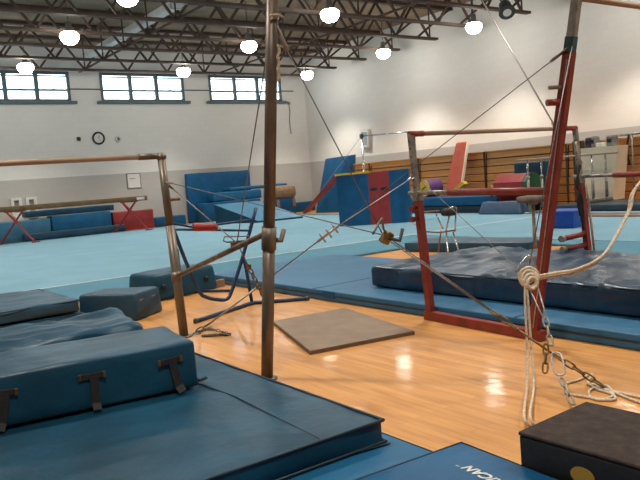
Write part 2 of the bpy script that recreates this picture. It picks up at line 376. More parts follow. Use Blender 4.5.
# ------------------------------------------------------------------ ceiling lamps
LX = (0.6, 5.85, 11.1, 16.35); LY = (23.1, 18.55, 14.5, 10.1, 5.7, 1.3)
colword = ['leftmost', 'second', 'third', 'rightmost']
rowword = ['row nearest the windows', 'second row from the windows', 'third row from the windows', 'fourth row from the windows', 'fifth row from the windows', 'sixth row from the windows', 'last row from the windows']
proto = None
for j, ly in enumerate(LY):
    for i, lx in enumerate(LX):
        lab = 'glowing high-bay lamp, %s lamp in the %s' % (colword[i], rowword[j])
        t = thing('ceiling_lamp', lab, 'lamp', (lx, ly, 5.42), group='high-bay ceiling lamps'); t.scale = (0.8, 0.8, 1)
        if proto is None:
            a = MB().lathe((0, 0, 0), [(0.23, 0.09), (0.235, 0.10), (0.14, 0.15), (0.09, 0.17), (0.09, 0.33), (0.05, 0.36)], 24).build('reflector', 'grey', t)
            l = MB().lathe((0, 0, 0), [(0.02, -0.21), (0.12, -0.20), (0.20, -0.165), (0.265, -0.10), (0.30, -0.02), (0.29, 0.04), (0.225, 0.095)], 24).build('lens', 'lamp', t)
            r = MB().tube([(0, 0, 0.42), (0, 0, ZC-5.42)], 0.015, 8).build('hanging_rod', 'truss', t)
            proto = (a, l, r)
        else:
            for p in proto: sub(p, t)
        la = bpy.data.lights.new('lamp_light', 'SPOT'); la.energy = LAMP_POWER*4; la.color = LAMP_COLOR; la.shadow_soft_size = 0.25
        la.spot_size = math.radians(122); la.spot_blend = 0.5
        lo = bpy.data.objects.new('lamp_light', la); COL.objects.link(lo); lo.parent = t; lo.location = (0, 0, -0.26)
# spotlight fixture hanging near the trusses, upper right
sp = gdist(506, 9, 17.0)
t = thing('spotlight', 'small dark spotlight hanging beneath a truss end at top right', 'spotlight', sp)
MB().tube([(0.0, 0, 0.05), (-0.1, 0.1, 0.25), (-0.1, 0.1, 6.0-sp.z)], 0.02).build('bracket', 'darkgrey', t)
ax = Vector((-0.35, -0.45, -0.6)).normalized(); q = Vector((0, 0, -1)).rotation_difference(ax).to_matrix()
MB().lathe((0, 0, 0), [(0.05, 0.22), (0.14, 0.18), (0.16, 0.0), (0.20, -0.14), (0.19, -0.15)], 18, q).build('housing', 'darkgrey', t)
MB().lathe(q @ Vector((0, 0, -0.145)), [(0.10, 0.005), (0.10, -0.015)], 16, q).build('lens', 'white', t)

# ------------------------------------------------------------------ spring floor carpet
CX0, CX1, CY0, CY1 = -5.5, 15.3, 9.3, 24.3
t = thing('spring_floor', 'light blue carpeted floor-exercise area with white boundary lines', 'carpet', ((CX0+CX1)/2, (CY0+CY1)/2, 0))
hx, hy = (CX1-CX0)/2, (CY1-CY0)/2
MB().box((0, 0, 0.02), (2*hx, 2*hy, 0.04), bevel=0.012).build('carpet_border', 'carpet_edge', t)
iy0, iy1, ix1 = 10.95-t.location.y, hy-0.6, hx-0.5
MB().box(((-hx+0.6+ix1)/2, (iy0+iy1)/2, 0.043), (ix1+hx-0.6, iy1-iy0, 0.010)).build('carpet_field', 'carpet', t)
MB().box(((-hx+0.6+ix1)/2, iy0-0.025, 0.044), (ix1+hx-0.6, 0.05, 0.010)).build('boundary_line', 'line', t)
for xa, ya, yb in ((9.5, 6.35, CY0-0.01), (8.45, 1.5, 6.34)):
    MB().box(((xa+CX1)/2-t.location.x, (ya+yb)/2-t.location.y, 0.02), (CX1-xa, yb-ya, 0.04), bevel=0.012).build('carpet_extension', 'carpet_edge', t)
ey0 = 1.5-t.location.y
MB().box(((10.0+CX1-0.5)/2-t.location.x, (ey0+iy0)/2, 0.043), (CX1-0.5-10.0, iy0-ey0-0.06, 0.010)).build('carpet_field', 'carpet', t)
CZ = 0.048

# ------------------------------------------------------------------ bleachers along the right wall
BX = 16.55; BH = 1.76; NR = 8
edges = [gx(352, 170, BX).y, 20.0, 17.45, 14.6, 11.75, 8.9, 6.05]
bw = ['far end beside the leaning blue mat', 'second section, behind the red and blue block', 'third section, behind the leaning orange panel', 'fourth section, behind the parallel bars', 'fifth section, beside the cream panel', 'nearest section at the right edge']
board = None
for k in range(6):
    ya, yb = edges[k+1], edges[k]
    t = thing('bleacher_section', 'folded varnished wooden bleachers, %s' % bw[k], 'bleachers', (BX, (ya+yb)/2, 0), group='folded bleachers')
    L = yb-ya
    MB().box((0.62, 0, BH/2), (1.0, L-0.06, BH-0.04)).build('underframe', 'bleach_dark', t)
    rh = BH/NR
    for r_ in range(NR):
        xx = 0.06 + 0.012*r_
        if board is None:
            board = MB().box((0, 0, 0), (0.05, L-0.05, rh-0.028), bevel=0.008).build('board', 'bleach', t); L0 = L-0.05
            board.location = (xx, 0, rh*(r_+0.5)); base_b = board
        else: sub(board, t, (xx, 0, rh*(r_+0.5))).scale = (1, (L-0.05)/L0, 1)
    MB().box((0.58, 0, BH-0.0), (1.05, L-0.04, 0.04), bevel=0.006).build('top_seat', 'bleach', t)
    MB().box((0.03, L/2-0.01, BH/2), (0.06, 0.025, BH)).build('section_post', 'bleach_dark', t)

# ------------------------------------------------------------------ simple mats
def softmat(name, label, cat, m, c, d, rz=0.0, r=0.03, amp=0.006, step=0.14, seed=1, group=None, ns=2.2, taper=(1, 1), fold=0.0, parent=None, pipe=None, rot=None):
    """a vinyl mat: cover mesh (the thing) plus its piping as a part"""
    o = MB().soft(d, r, step, amp, ns, seed, taper, fold=fold).build(name, m, parent, c, rz, rot)
    if label: tag(o, label, cat, group)
    if pipe:
        hx_, hy_, z = d[0]/2-r*0.25, d[1]/2-r*0.25, d[2]-r*0.25
        hx_ *= taper[0]; hy_ *= taper[1]
        MB().tube([(-hx_, -hy_, z), (hx_, -hy_, z), (hx_, hy_, z), (-hx_, hy_, z)], 0.006, 6, closed=True).build('piping', pipe, o)
    return o
def quadmat(name, label, cat, m, pts, z, h, **k):
    """mat whose top corners are four points: fitted rectangle"""
    P = [Vector((p[0], p[1])) for p in pts]; c = sum(P, Vector((0, 0)))/4
    u = ((P[1]-P[0])+(P[2]-P[3])); rz = math.atan2(u.y, u.x)
    lx = ((P[1]-P[0]).length+(P[2]-P[3]).length)/2; ly = ((P[3]-P[0]).length+(P[2]-P[1]).length)/2
    return softmat(name, label, cat, m, (c.x, c.y, z), (lx, ly, h), rz, **k)

# --- foreground stack, between the left-hand bars
softmat('floor_mat', 'thin blue mat on the wooden floor under the big navy landing mat', 'mat', 'blue', (1.24, 3.95, 0), (1.96, 3.2, 0.05), r=0.012, amp=0.002, seed=3, pipe='navy')
big = softmat('landing_mat', 'large navy landing mat in the left foreground carrying the strapped mat', 'mat', 'teal', (1.215, 4.1, 0.05), (1.83, 3.0, 0.12), r=0.012, amp=0.006, step=0.09, seed=5, ns=1.7, fold=0.7)
MB().tube([(-0.915, -1.5, 0.117), (0.918, -1.5, 0.117), (0.918, 1.5, 0.117)], 0.009, 6).build('top_piping', 'navy_dark', big)
MB().tube([(-0.915, -1.505, 0.012), (0.922, -1.505, 0.012), (0.922, 1.5, 0.012)], 0.008, 6).build('bottom_piping', 'navy_dark', big)
MB().tube([(0.56, 0.12, 0.1225), (0.60, -0.6, 0.1235), (0.55, -1.48, 0.122)], 0.004, 5).build('seam', 'navy_dark', big)
MB().prism([(0.55, -1.492, 0.012), (0.93, -1.53, 0.004), (0.93, -1.48, 0.004)], (0, 0, 0.004)).build('hem_flap', 'navy_dark', big)
blk = softmat('strapped_mat', 'thick navy crash mat with three black straps lying on the landing mat', 'mat', 'teal', (1.014, 4.233, 0.184), (1.56, 0.64, 0.275), math.radians(-7), r=0.02, amp=0.010, step=0.05, seed=11, ns=2.4, fold=0.6)
for sx, tw in ((-0.27, 0.2), (0.18, 0.02), (0.62, -0.16)):
    s_ = MB().box((sx, -0.328, 0.185), (0.125, 0.012, 0.036), Matrix.Rotation(tw*0.3, 3, 'Y'), bevel=0.004).build('strap_tab', 'strap', blk)
    for e in (-0.065, 0.065): MB().box((sx+e, -0.331, 0.185+e*tw*-0.3), (0.016, 0.014, 0.036), bevel=0.003).build('buckle', 'brass', s_)
    zs_ = [(0.185, -0.335), (0.11, -0.338), (0.035, -0.343), (0.008, -0.375)]
    for (za, ya), (zb_, yb_), dxx in zip(zs_, zs_[1:], (0.0, 0.5, 1.0)):
        p_, q_ = Vector((sx+0.01-tw*0.15*dxx, ya, za)), Vector((sx+0.01-tw*0.15*(dxx+0.5), yb_, zb_))
        MB().bar(p_, q_+(q_-p_).normalized()*0.004, 0.046, 0.006, n=(0, 1, 0)).build('hanging_strap', 'strap', blk)
MB().tube(curve([(0.775, -0.26, 0.05), (0.81, -0.24, 0.012), (0.87, -0.20, 0.008)], 4), 0.010, 5).build('strap_end', 'strap', blk)
# hump of cover behind
softmat('rumpled_cover', 'rumpled navy vinyl cover heaped behind the strapped mat', 'vinyl cover', 'teal', (1.02, 5.01, 0.186), (1.50, 0.80, 0.295), math.radians(-6), r=0.06, amp=0.030, step=0.05, seed=23, ns=2.6, fold=1.0)
# lettered mat in the bottom of the picture
let = softmat('lettered_mat', 'blue folding mat with white printed letters at the bottom of the picture', 'mat', 'royal', (1.485, 1.775, 0), (1.74, 1.22, 0.055), math.radians(-3), r=0.01, amp=0.001, seed=9, pipe='navy_dark')
def text_mesh(body, size, off):
    fc = bpy.data.curves.new('lettering', 'FONT'); fc.body = body; fc.size = size; fc.extrude = 0.0008; fc.shear = 0.25; fc.space_character = 1.05; fc.offset = off
    fo = bpy.data.objects.new('lettering_source', fc); COL.objects.link(fo); bpy.context.view_layer.update()
    me = bpy.data.meshes.new_from_object(fo.evaluated_get(bpy.context.evaluated_depsgraph_get())); bpy.data.objects.remove(fo)
    me.materials.clear(); me.materials.append(M['letter']); return me, max(v.co.x for v in me.vertices)
pA = gz(469, 465, 0.0575); pB = gz(502, 480.5, 0.0575); dirv = (pA-pB); dirv.z = 0; dirv.normalize()
ang = math.atan2(dirv.y, dirv.x); nl = Vector((-dirv.y, dirv.x, 0))
me, wtext = text_mesh('AMERICAN', 0.070, 0.002)
me2, w2t = text_mesh('TM', 0.016, 0.0003)
for mesh_, nm, p_ in ((me, 'lettering', pA-dirv*wtext), (me2, 'trade_mark_sign', pA+dirv*0.010+nl*0.038)):
    lo = bpy.data.objects.new(nm, mesh_); COL.objects.link(lo); lo.parent = let; bpy.context.view_layer.update()
    lo.matrix_world = Matrix.Translation((p_.x, p_.y, 0.0575)) @ Matrix.Rotation(ang, 4, 'Z')
# black block, bottom right
t = thing('black_block', 'black foam block with dark carpeted top in the lower right corner', 'block', (2.645, 1.50, 0), math.radians(2))
MB().soft((0.52, 0.98, 0.185), 0.012, 0.12, 0.002, 3, 4).build('body', 'black', t)
MB().soft((0.525, 0.985, 0.018), 0.008, 0.12, 0.001, 3, 4).build('top_pad', 'blacktop', t, (0, 0, 0.184))
lp = gx(580, 482, 2.37)
c_ = MB(); c_.lathe((0, 0, 0), [(0.045, 0), (0.045, 0.003)], 20, Matrix.Rotation(-PI/2, 3, 'Y'))
o = c_.build('logo_patch', 'ochre', t, (-0.2625, lp.y-1.50, 0.092)); o.scale = (1, 1.2, 0.8); o['label'] = 'oval yellow emblem'

# --- left mid-ground
softmat('folded_mat', 'rumpled grey-navy mat stack at the left edge beside the carpet', 'mat', 'slate', (0.98, 8.3, 0), (2.5, 1.55, 0.13), 0.02, r=0.03, amp=0.006, step=0.1, seed=6, pipe='navy_dark')
softmat('folded_mat', 'wrinkled navy mat lying on top of the stack at the left edge', 'mat', 'slate', (0.97, 8.3, 0.145), (2.46, 1.5, 0.13), 0.02, r=0.04, amp=0.016, step=0.08, seed=8, ns=2.2, fold=0.9, pipe='navy_dark')
b1 = quadmat('block_mat', 'small navy foam block with black handles nearest the left upright', 'foam block', 'slate', [(2.54, 7.14), (3.02, 7.50), (2.76, 8.16), (2.36, 7.86)], 0, 0.29, r=0.03, amp=0.006, step=0.08, seed=14, taper=(0.92, 0.95))
for s_ in (-0.08, 0.12): MB().box((0.272, s_, 0.17), (0.02, 0.1, 0.035), bevel=0.005).build('handle', 'strap', b1)
for s_ in (-0.12, 0.12): MB().box((s_, -0.345, 0.20), (0.09, 0.012, 0.03), bevel=0.004).build('velcro_tab', 'grey', b1)
b2 = softmat('block_mat', 'navy foam block with black handle knobs against the carpet edge behind the blue tubes', 'foam block', 'navy', (3.72, 8.62, 0), (1.02, 0.62, 0.33), math.radians(14), r=0.05, amp=0.006, step=0.08, seed=15, taper=(0.93, 0.9))
for s_ in (-0.38, 0.30): MB().lathe((s_, -0.295, 0.17), [(0.03, 0), (0.035, 0.03), (0.02, 0.04)], 12, Matrix.Rotation(PI/2, 3, 'X')).build('handle_knob', 'strap', b2)
tag(MB().box((0, 0, 0.05), (0.16, 0.05, 0.10), bevel=0.006).build('wooden_block', 'tan', loc=(4.36, 8.58, 0), rz=0.2), 'small pale wooden block on the floor beside the blue pad', 'block')

# --- right mid-ground: blue pad and crash mat beneath the red bars
pad = softmat('floor_pad', 'wide blue padded floor mat running under the red bars', 'mat', 'padblue', (5.66, 5.35, 0), (2.28, 7.75, 0.115), r=0.015, amp=0.003, step=0.3, seed=17)
for yy in (-1.6, 1.25): MB().box((0, yy, 0.115), (2.27, 0.018, 0.006)).build('fold_seam', 'royal', pad)
MB().box((-1.142, 0, 0.062), (0.006, 7.7, 0.012)).build('side_seam', 'navy_dark', pad)
MB().box((-1.144, 0.95, 0.075), (0.008, 0.22, 0.075), bevel=0.002).build('velcro_tab', 'royal', pad)
cr = softmat('crash_mat', 'thick shiny dark blue crash mat lying on the blue pad behind the red bars', 'mat', 'crash', (5.87, 3.85, 0.12), (1.84, 4.42, 0.235), math.radians(0.5), r=0.05, amp=0.028, step=0.07, seed=19, ns=2.0, fold=1.5)
MB().tube([(-0.91, -2.18, 0.215), (-0.91, 2.18, 0.215), (0.88, 2.18, 0.215)], 0.008, 6).build('piping', 'navy_dark', cr)
softmat('low_mat', 'dark slate blue low mat lying beyond the crash mat', 'mat', 'slate', (8.76, 8.02, 0.0), (0.80, 2.2, 0.15), math.radians(14.8), r=0.02, amp=0.003, step=0.2, seed=21, pipe='slate')
# taupe mat on the wooden floor
bmq = [(3.01, 4.50), (3.96, 4.34), (4.27, 5.69), (3.46, 5.77)]
t = thing('taupe_mat', 'thin taupe square mat lying on the wooden floor between the bars', 'mat', (3.68, 5.08, 0))
MB().hexa([(x-3.68, y-5.08, 0) for x, y in bmq], [(x-3.68, y-5.08, 0.03) for x, y in bmq]).build('foam_core', 'brownedge', t)
MB().hexa([(x-3.68, y-5.08, 0.03) for x, y in bmq], [((x-3.68)*0.995, (y-5.08)*0.995, 0.034) for x, y in bmq]).build('top_sheet', 'brownmat', t)

# ------------------------------------------------------------------ uneven bars
LOWZ, BARL = 1.70, 2.45
def lean(p0, p1, z):            # point on the line p0-p1 at height z
    t_ = (z-p0.z)/(p1.z-p0.z); return p0+(p1-p0)*t_
# red set
A0 = gz(431.5, 319.5); AT = gx(410.5, 134, A0.x)
B0 = gz(533, 339.5); BT = gx(576.5, 0, B0.x)
DX = Vector((BARL, 0, 0))
BTT = lean(B0, BT, BT.z+0.015)
t = thing('red_uneven_bars', 'red steel uneven bars with beige low rail standing on the blue pad side', 'uneven bars', (0, 0, 0))
red_root = t
def low_upright(p0, pt, tp, side):
    zr = 1.10
    u = MB().bar(p0+Vector((0, 0, 0.0)), lean(p0, pt, zr), 0.062, 0.058).build('upright', 'red', tp)
    MB().bar(lean(p0, pt, zr-0.2), pt, 0.046, 0.044).build('inner_tube', 'steel', tp)
    MB().bar(lean(p0, pt, zr-0.02), lean(p0, pt, zr+0.05), 0.072, 0.068).build('clamp_collar', 'steel', tp)
    for z in (0.92, 1.02):
        k = lean(p0, pt, z); MB().lathe(k+Vector((-0.03, 0, 0)), [(0.012, 0), (0.012, 0.04), (0.026, 0.045), (0.026, 0.07)], 12, Matrix.Rotation(-PI/2, 3, 'Y')).build('adjusting_knob', 'red', u)
    for q_ in range(7):
        k = lean(p0, pt, zr+0.1+q_*0.07); MB().lathe(k+Vector((-0.0235, 0, 0)), [(0.008, 0), (0.008, 0.002)], 8, Matrix.Rotation(-PI/2, 3, 'Y')).build('pin_hole', 'bleach_dark', tp)
    return u
def high_upright(p0, pm, ptop, tp):
    u = MB().bar(p0, pm, 0.050, 0.078).build('upright', 'red', tp)
    MB().bar(lean(p0, pm, 0.1)+Vector((-0.030, -0.01, 0)), lean(p0, pm, pm.z-0.05)+Vector((-0.030, -0.01, 0)), 0.005, 0.008).build('edge_strip', 'wire_light', tp)
    MB().bar(lean(p0, pm, pm.z-0.25), ptop, 0.042, 0.062).build('inner_tube', 'steel', tp)
    MB().bar(lean(pm, ptop, pm.z-0.01), lean(pm, ptop, pm.z+0.10), 0.050, 0.070).build('tape_wrap', 'teal_tape', tp)
    return u
BM = gx(569.5, 52, B0.x)
for k in (0, 1):
    o_ = DX*k
    low_upright(A0+o_, AT+o_, t, k)
    u = high_upright(B0+o_, BM+o_, BTT+o_, t)
    MB().bar(A0+o_+Vector((0, 0.06, 0.035)), B0+o_+Vector((0, -0.10, 0.035)), 0.085, 0.07).build('base_beam', 'red', t)
    # telescoping spreader between low and high upright
    a = lean(A0, AT, 1.155)+o_; zb = gx(553, 191, B0.x).z; b = lean(B0, BM, zb)+o_; m1 = a+(b-a)*0.28
    MB().tube([a+Vector((0, 0.10, 0)), m1], 0.020, 10).build('spreader_inner', 'steel', t)
    MB().tube([m1, b], 0.030, 10).build('spreader_tube', 'red', t)
    MB().lathe(m1+(b-m1)*0.45+Vector((0, 0, -0.05)), [(0.012, 0), (0.012, 0.1)], 8).build('locking_pin', 'brass', t)
    if k == 0:
        for z, m_ in ((gx(560, 88, B0.x).z, 'steel'), (gx(557, 103, B0.x).z, 'red')):
            p = lean(B0, BM, z); MB().tube([p+Vector((-0.05, 0, 0)), p+Vector((-0.13, 0.04, 0))], 0.014 if m_ == 'steel' else 0.024, 8).build('adjusting_pin', m_, u)
# low rail and high rail
ra, rb = AT+Vector((-0.02, 0, 0.0)), AT+DX+Vector((0.02, 0, 0))
MB().tube([ra, ra+(rb-ra)*0.07], 0.027, 12).build('rail_end_sleeve', 'chalkred', t)
MB().tube([ra+(rb-ra)*0.07, rb-(rb-ra)*0.09], 0.022, 12).build('low_rail', 'barwood', t)
MB().tube([rb-(rb-ra)*0.09, rb], 0.027, 12).build('rail_end_sleeve', 'chalkred', t)
MB().tube([BTT, BTT+DX], 0.022, 12).build('high_rail', 'barwood', t)
cl = gx(548, 130, 1); cp = ra+(rb-ra)*0.86
MB().box(cp, (0.05, 0.07, 0.07), bevel=0.01).build('rail_clamp', 'steel', t)
# pegs and straps on the far upright
C0, CT = A0+DX, AT+DX
for zp in (0.40, 0.52):
    p = lean(C0, CT, zp); q2 = p+Vector((-0.30, 0.06, -0.02)); g_ = MB().tube([p, q2], 0.030, 10).build('peg', 'red', t)
    MB().lathe(q2+Vector((-0.02, 0, 0)), [(0.036, 0), (0.036, 0.05)], 12, Matrix.Rotation(-PI/2, 3, 'Y')).build('peg_cap', 'steel', g_)
pc = lean(C0, CT, 1.18)
for k in range(3):
    MB().tube(curve([pc+Vector((-0.06, 0.0-0.03*k, 0.1)), pc+Vector((-0.10-0.02*k, -0.05, -0.1)), pc+Vector((-0.16+0.04*k, -0.07, -0.28)), pc+Vector((-0.11+0.02*k, -0.06, -0.45-0.08*k))], 5), 0.013, 6).build('hanging_strap', 'strap', t)
MB().tube(curve([pc+Vector((-0.02, -0.05, 0.12)), pc+Vector((-0.12, -0.08, 0.2)), pc+Vector((-0.16, -0.08, 0.35))], 5), 0.011, 6).build('tie_cord', 'rope', t)
MB().tube([lean(C0, CT, 1.05)+Vector((0.06, -0.03, 0)), lean(C0, CT, 0.3)+Vector((0.075, -0.03, 0))], 0.014, 6).build('rope_tail', 'rope', t)

# left, brown steel set
E0, ET = Vector((2.66, 6.03, 0)), gx(161, 156, 2.70)
E0 = gx(184.5, 339, 2.66); E0.z = 0
F0 = Vector((2.47, 4.20, 0)); F0 = gz(267.0, 379)
FT = gx(272.3, 0, F0.x)
FTT = lean(F0, FT, FT.z+0.25)
DL = Vector((-BARL, 0, 0))
t = thing('steel_uneven_bars', 'brown worn steel uneven bars with tall round pole left of centre', 'uneven bars', (0, 0, 0))
for k in (0, 1):
    o_ = DL*k
    MB().tube([E0+o_, lean(E0, ET, 1.02)+o_], 0.042, 14).build('upright', 'bronze', t)
    MB().tube([lean(E0, ET, 1.0)+o_, ET+o_], 0.037, 14).build('inner_tube', 'bronze', t)
    MB().tube([F0+o_, lean(F0, FT, 1.0)+o_], 0.042, 16).build('upright', 'bronze', t)
    MB().tube([lean(F0, FT, 1.0)+o_, FTT+o_], 0.039, 16).build('inner_tube', 'bronze', t)
    for b_ in (E0, F0): MB().lathe(b_+o_, [(0.075, 0), (0.075, 0.008), (0.05, 0.014)], 16).build('floor_plate', 'bronze', t)
    zc = gx(267.5, 236, F0.x).z; pc_ = lean(F0, FT, zc)+o_
    MB().tube([lean(F0, FT, zc-0.09)+o_, lean(F0, FT, zc+0.06)+o_], 0.050, 16).build('collar', 'bronze', t)
    MB().tube([pc_+Vector((0.04, -0.03, -0.03)), pc_+Vector((0.07, -0.03, -0.04)), pc_+Vector((0.10, -0.03, 0.035))], 0.017, 8).build('clamp_handle', 'bronze', t)
    ze = gx(178, 277, E0.x).z; a = lean(E0, ET, ze)+o_
    MB().tube([a, pc_+Vector((0, 0.03, 0.02))], 0.021, 10).build('spreader_tube', 'bronze', t)
    MB().tube([lean(E0, ET, ze-0.04)+o_, lean(E0, ET, ze+0.04)+o_], 0.049, 14).build('collar', 'bronze', t)
    zk = gx(172, 200, E0.x).z; p = lean(E0, ET, zk)+o_
    MB().tube([p, p+Vector((0.13, 0.0, 0.0))], 0.014, 8).build('adjusting_pin', 'brass', t)
ra, rb = ET+Vector((0.02, 0, 0)), ET+DL
MB().tube([ra, ra-Vector((0.24, 0, 0))], 0.029, 12).build('rail_end_sleeve', 'bronze', t)
MB().tube([ra-Vector((0.24, 0, 0)), rb+Vector((0.2, 0, 0))], 0.024, 12).build('low_rail', 'barwood', t)
MB().tube([rb+Vector((0.2, 0, 0)), rb], 0.029, 12).build('rail_end_sleeve', 'bronze', t)
MB().lathe(ET+Vector((0, 0, -0.03)), [(0.045, 0), (0.048, 0.03), (0.03, 0.055)], 14).build('top_cap', 'bronze', t)
MB().tube([FTT, FTT+DL], 0.022, 12).build('high_rail', 'barwood', t)
# cord tied to the tall pole
pb = lambda y_, dx=0.0: lean(F0, FT, gx(272, y_, F0.x).z)+Vector((dx, -0.045, 0))
MB().tube(curve([pb(18, -0.05), pb(17, 0.0)+Vector((0, -0.02, 0)), pb(18, 0.05)], 6), 0.007, 6).build('tie_cord', 'rope', t)
cd = [pb(46, 0.015), pb(52, 0.03), pb(58, 0.015), pb(64, 0.03), pb(70, 0.018), pb(76, 0.03), pb(82, 0.02)]
MB().tube(curve(cd, 5), 0.009, 6).build('dangling_cord', 'rope', t)

# ------------------------------------------------------------------ guy cables
def link(mb_, c, d, size=0.035, wire_=0.005, roll=0.0):
    d = Vector(d).normalized(); ref = Vector((0, 0, 1)) if abs(d.z) < 0.9 else Vector((1, 0, 0)); x = ref.cross(d).normalized(); y = d.cross(x)
    s_ = x*math.cos(roll)+y*math.sin(roll); pts = []
    for k in range(12):
        a_ = 2*PI*k/12; ca, sa = math.cos(a_), math.sin(a_)
        pts.append(Vector(c)+s_*(size*0.42*ca)+d*(size*0.45*sa+(size*0.55 if sa > 0.01 else (-size*0.55 if sa < -0.01 else 0))))
    mb_.tube(pts, wire_, 5, closed=True)
def chain(p0, p1, par, m, size=0.035, wire_=0.005):
    p0, p1 = Vector(p0), Vector(p1); d = p1-p0; n = max(2, int(d.length/(size*1.55)))
    for k in range(n):
        mb_ = MB(); link(mb_, p0+d*((k+0.5)/n), d, size, wire_, (k % 2)*PI/2); mb_.build('link', m, par)
def cable(a, b, par, m='wire', r=0.0042, name='wire'): return MB().tube([a, b], r, 6).build(name, m, par)
def carabiner(p, d, par, m='chrome', size=0.05):
    mb_ = MB(); link(mb_, p, d, size, 0.007); return mb_.build('carabiner', m, par)
# left set, towards the camera side: two wires meet at the tension lever, then chain to the floor
pE = lean(E0, ET, gx(168, 181, E0.x).z); pF = lean(F0, FT, gx(275, 20, F0.x).z)
an1 = gz(604, 390)
J1 = gplane(383, 235, pE, pF, an1)
t = thing('guy_cable', 'wire guy with brass tension lever and chain in front of the red and blue block', 'cable')
cable(pE+(J1-pE)*0.05, J1, t); cable(pF+(J1-pF)*0.03, J1, t, r=0.0038)
for p_ in (pE, pF): carabiner(p_+(J1-p_)*0.035, J1-p_, t, 'steel', 0.05)
MB().tube([pF+(J1-pF)*0.02+Vector((0.01, 0, 0)), pF+(J1-pF)*0.13], 0.016, 8).build('turnbuckle', 'steel', t)
dv = (an1-J1).normalized()
lev = MB().box(J1+dv*0.03, (0.075, 0.05, 0.09), Matrix.Rotation(0.5, 3, 'X') @ Matrix.Rotation(0.4, 3, 'Y'), bevel=0.012).build('tension_lever', 'brass', t)
MB().tube([J1+dv*0.04+Vector((0.0, -0.01, 0.0)), J1+dv*0.06+Vector((0.05, -0.04, -0.01)), J1+dv*0.06+Vector((0.075, -0.05, 0.07))], 0.013, 8).build('lever_handle', 'darkgrey', lev)
side = dv.cross(Vector((0, 0, 1))).normalized()
MB().tube(curve([J1+side*-0.08+dv*0.04, J1+side*-0.1-dv*0.05, J1+Vector((0.0, 0, 0.11)), J1+side*0.1-dv*0.03], 5), 0.008, 6).build('lever_frame', 'wire', lev)
K1 = J1+(an1-J1)*0.52
cable(J1+dv*0.08+side*0.02, K1+side*0.01, t, 'wire'); cable(J1+dv*0.08-side*0.02, K1-side*0.01, t, 'wire')
chain(K1, J1+(an1-J1)*0.64, t, 'brass', 0.038, 0.006)
cable(J1+(an1-J1)*0.64, J1+(an1-J1)*0.80, t, 'brass', 0.007)
chain(J1+(an1-J1)*0.80, an1+Vector((0, 0, 0.02)), t, 'brass', 0.038, 0.006)
MB().lathe(an1, [(0.05, 0.0), (0.05, 0.006), (0.02, 0.012)], 14).build('floor_plate', 'steel', t)
# left set, far side
an2 = gz(267, 304); J2 = gplane(237, 243, pE, pF, an2)
t = thing('guy_cable', 'wire guy with frame-shaped tensioner and short chain behind the tall pole', 'cable')
cable(pE+(J2-pE)*0.05, J2, t, 'wire_light', 0.005); cable(pF, J2, t, 'wire', 0.005)
carabiner(pE+(J2-pE)*0.06, J2-pE, t, 'steel', 0.05)
dv = (an2-J2).normalized()
lev = MB().box(J2+dv*0.02, (0.14, 0.05, 0.06), bevel=0.008).build('tension_lever', 'brass', t)
s2 = Vector((math.cos(YAW), -math.sin(YAW), 0))
MB().tube([J2-s2*0.13+Vector((0, 0, 0.03)), J2-s2*0.12+Vector((0, 0, 0.07)), J2+s2*0.12+Vector((0, 0, 0.06)), J2+s2*0.13+Vector((0, 0, 0.02)), J2-s2*0.1+Vector((0, 0, 0.015))], 0.008, 6, closed=True).build('lever_frame', 'wire', lev)
cable(J2, J2+(an2-J2)*0.35, t, 'brass', 0.006)
MB().box(J2+(an2-J2)*0.36, (0.05, 0.04, 0.06), bevel=0.01).build('shackle', 'brass', t)
chain(J2+(an2-J2)*0.40, an2+Vector((0, 0, 0.01)), t, 'wire', 0.05, 0.008)
# red set, left side: meet at a turnbuckle, long wire to the floor anchor by the left upright
qA = lean(A0, AT, gx(411, 176, A0.x).z); qB = lean(B0, BM, gx(563, 48, B0.x).z)
an3 = gz(196, 334); J3 = gplane(338, 226, qA, qB, an3)
t = thing('guy_cable', 'long wire guy from the red bars crossing to a floor anchor by the left upright', 'cable')
cable(qA+(J3-qA)*0.06, J3, t, 'wire_light', 0.0042); cable(qB+(J3-qB)*0.02, J3, t, 'wire', 0.0035)
carabiner(qA+(J3-qA)*0.05, J3-qA, t, 'chrome', 0.05); carabiner(qB+(J3-qB)*0.045, J3-qB, t, 'steel', 0.06); carabiner(qB+(J3-qB)*0.018, J3-qB, t, 'brass', 0.04)
u_ = (an3-J3)
MB().tube([J3, J3+u_*0.13], 0.012, 8).build('turnbuckle', 'wire_light', t)
for k in (0.02, 0.06, 0.10):
    MB().tube([J3+u_*k+Vector((-0.03, 0, 0.04)), J3+u_*k+Vector((0.03, 0, -0.04))], 0.007, 6).build('clip', 'wire_light', t)
cable(J3+u_*0.13, J3+u_*0.55, t, 'wire', 0.006); MB().tube([J3+u_*0.55, J3+u_*0.88], 0.010, 6).build('rod', 'wire_light', t)
chain(J3+u_*0.88, an3+Vector((0, 0, 0.015)), t, 'wire', 0.045, 0.007)
ca = an3+Vector((0.0, 0, 0.012)); cb = gz(228, 334, 0.012); cc = gz(210, 329, 0.012)
loose = MB()
pts = curve([ca, cc, cb, gz(215, 335, 0.012), gz(203, 336, 0.012)], 10)
for k in range(0, len(pts)-1, 2): link(loose, pts[k], pts[min(k+1, len(pts)-1)]-pts[k], 0.03, 0.006, (k//2 % 2)*PI/2*0.6)
lo_ = loose.build('loose_chain', 'wire', t); lo_['kind'] = 'stuff'
MB().lathe(an3, [(0.05, 0.0), (0.05, 0.006), (0.02, 0.012)], 14).build('floor_plate', 'steel', t)
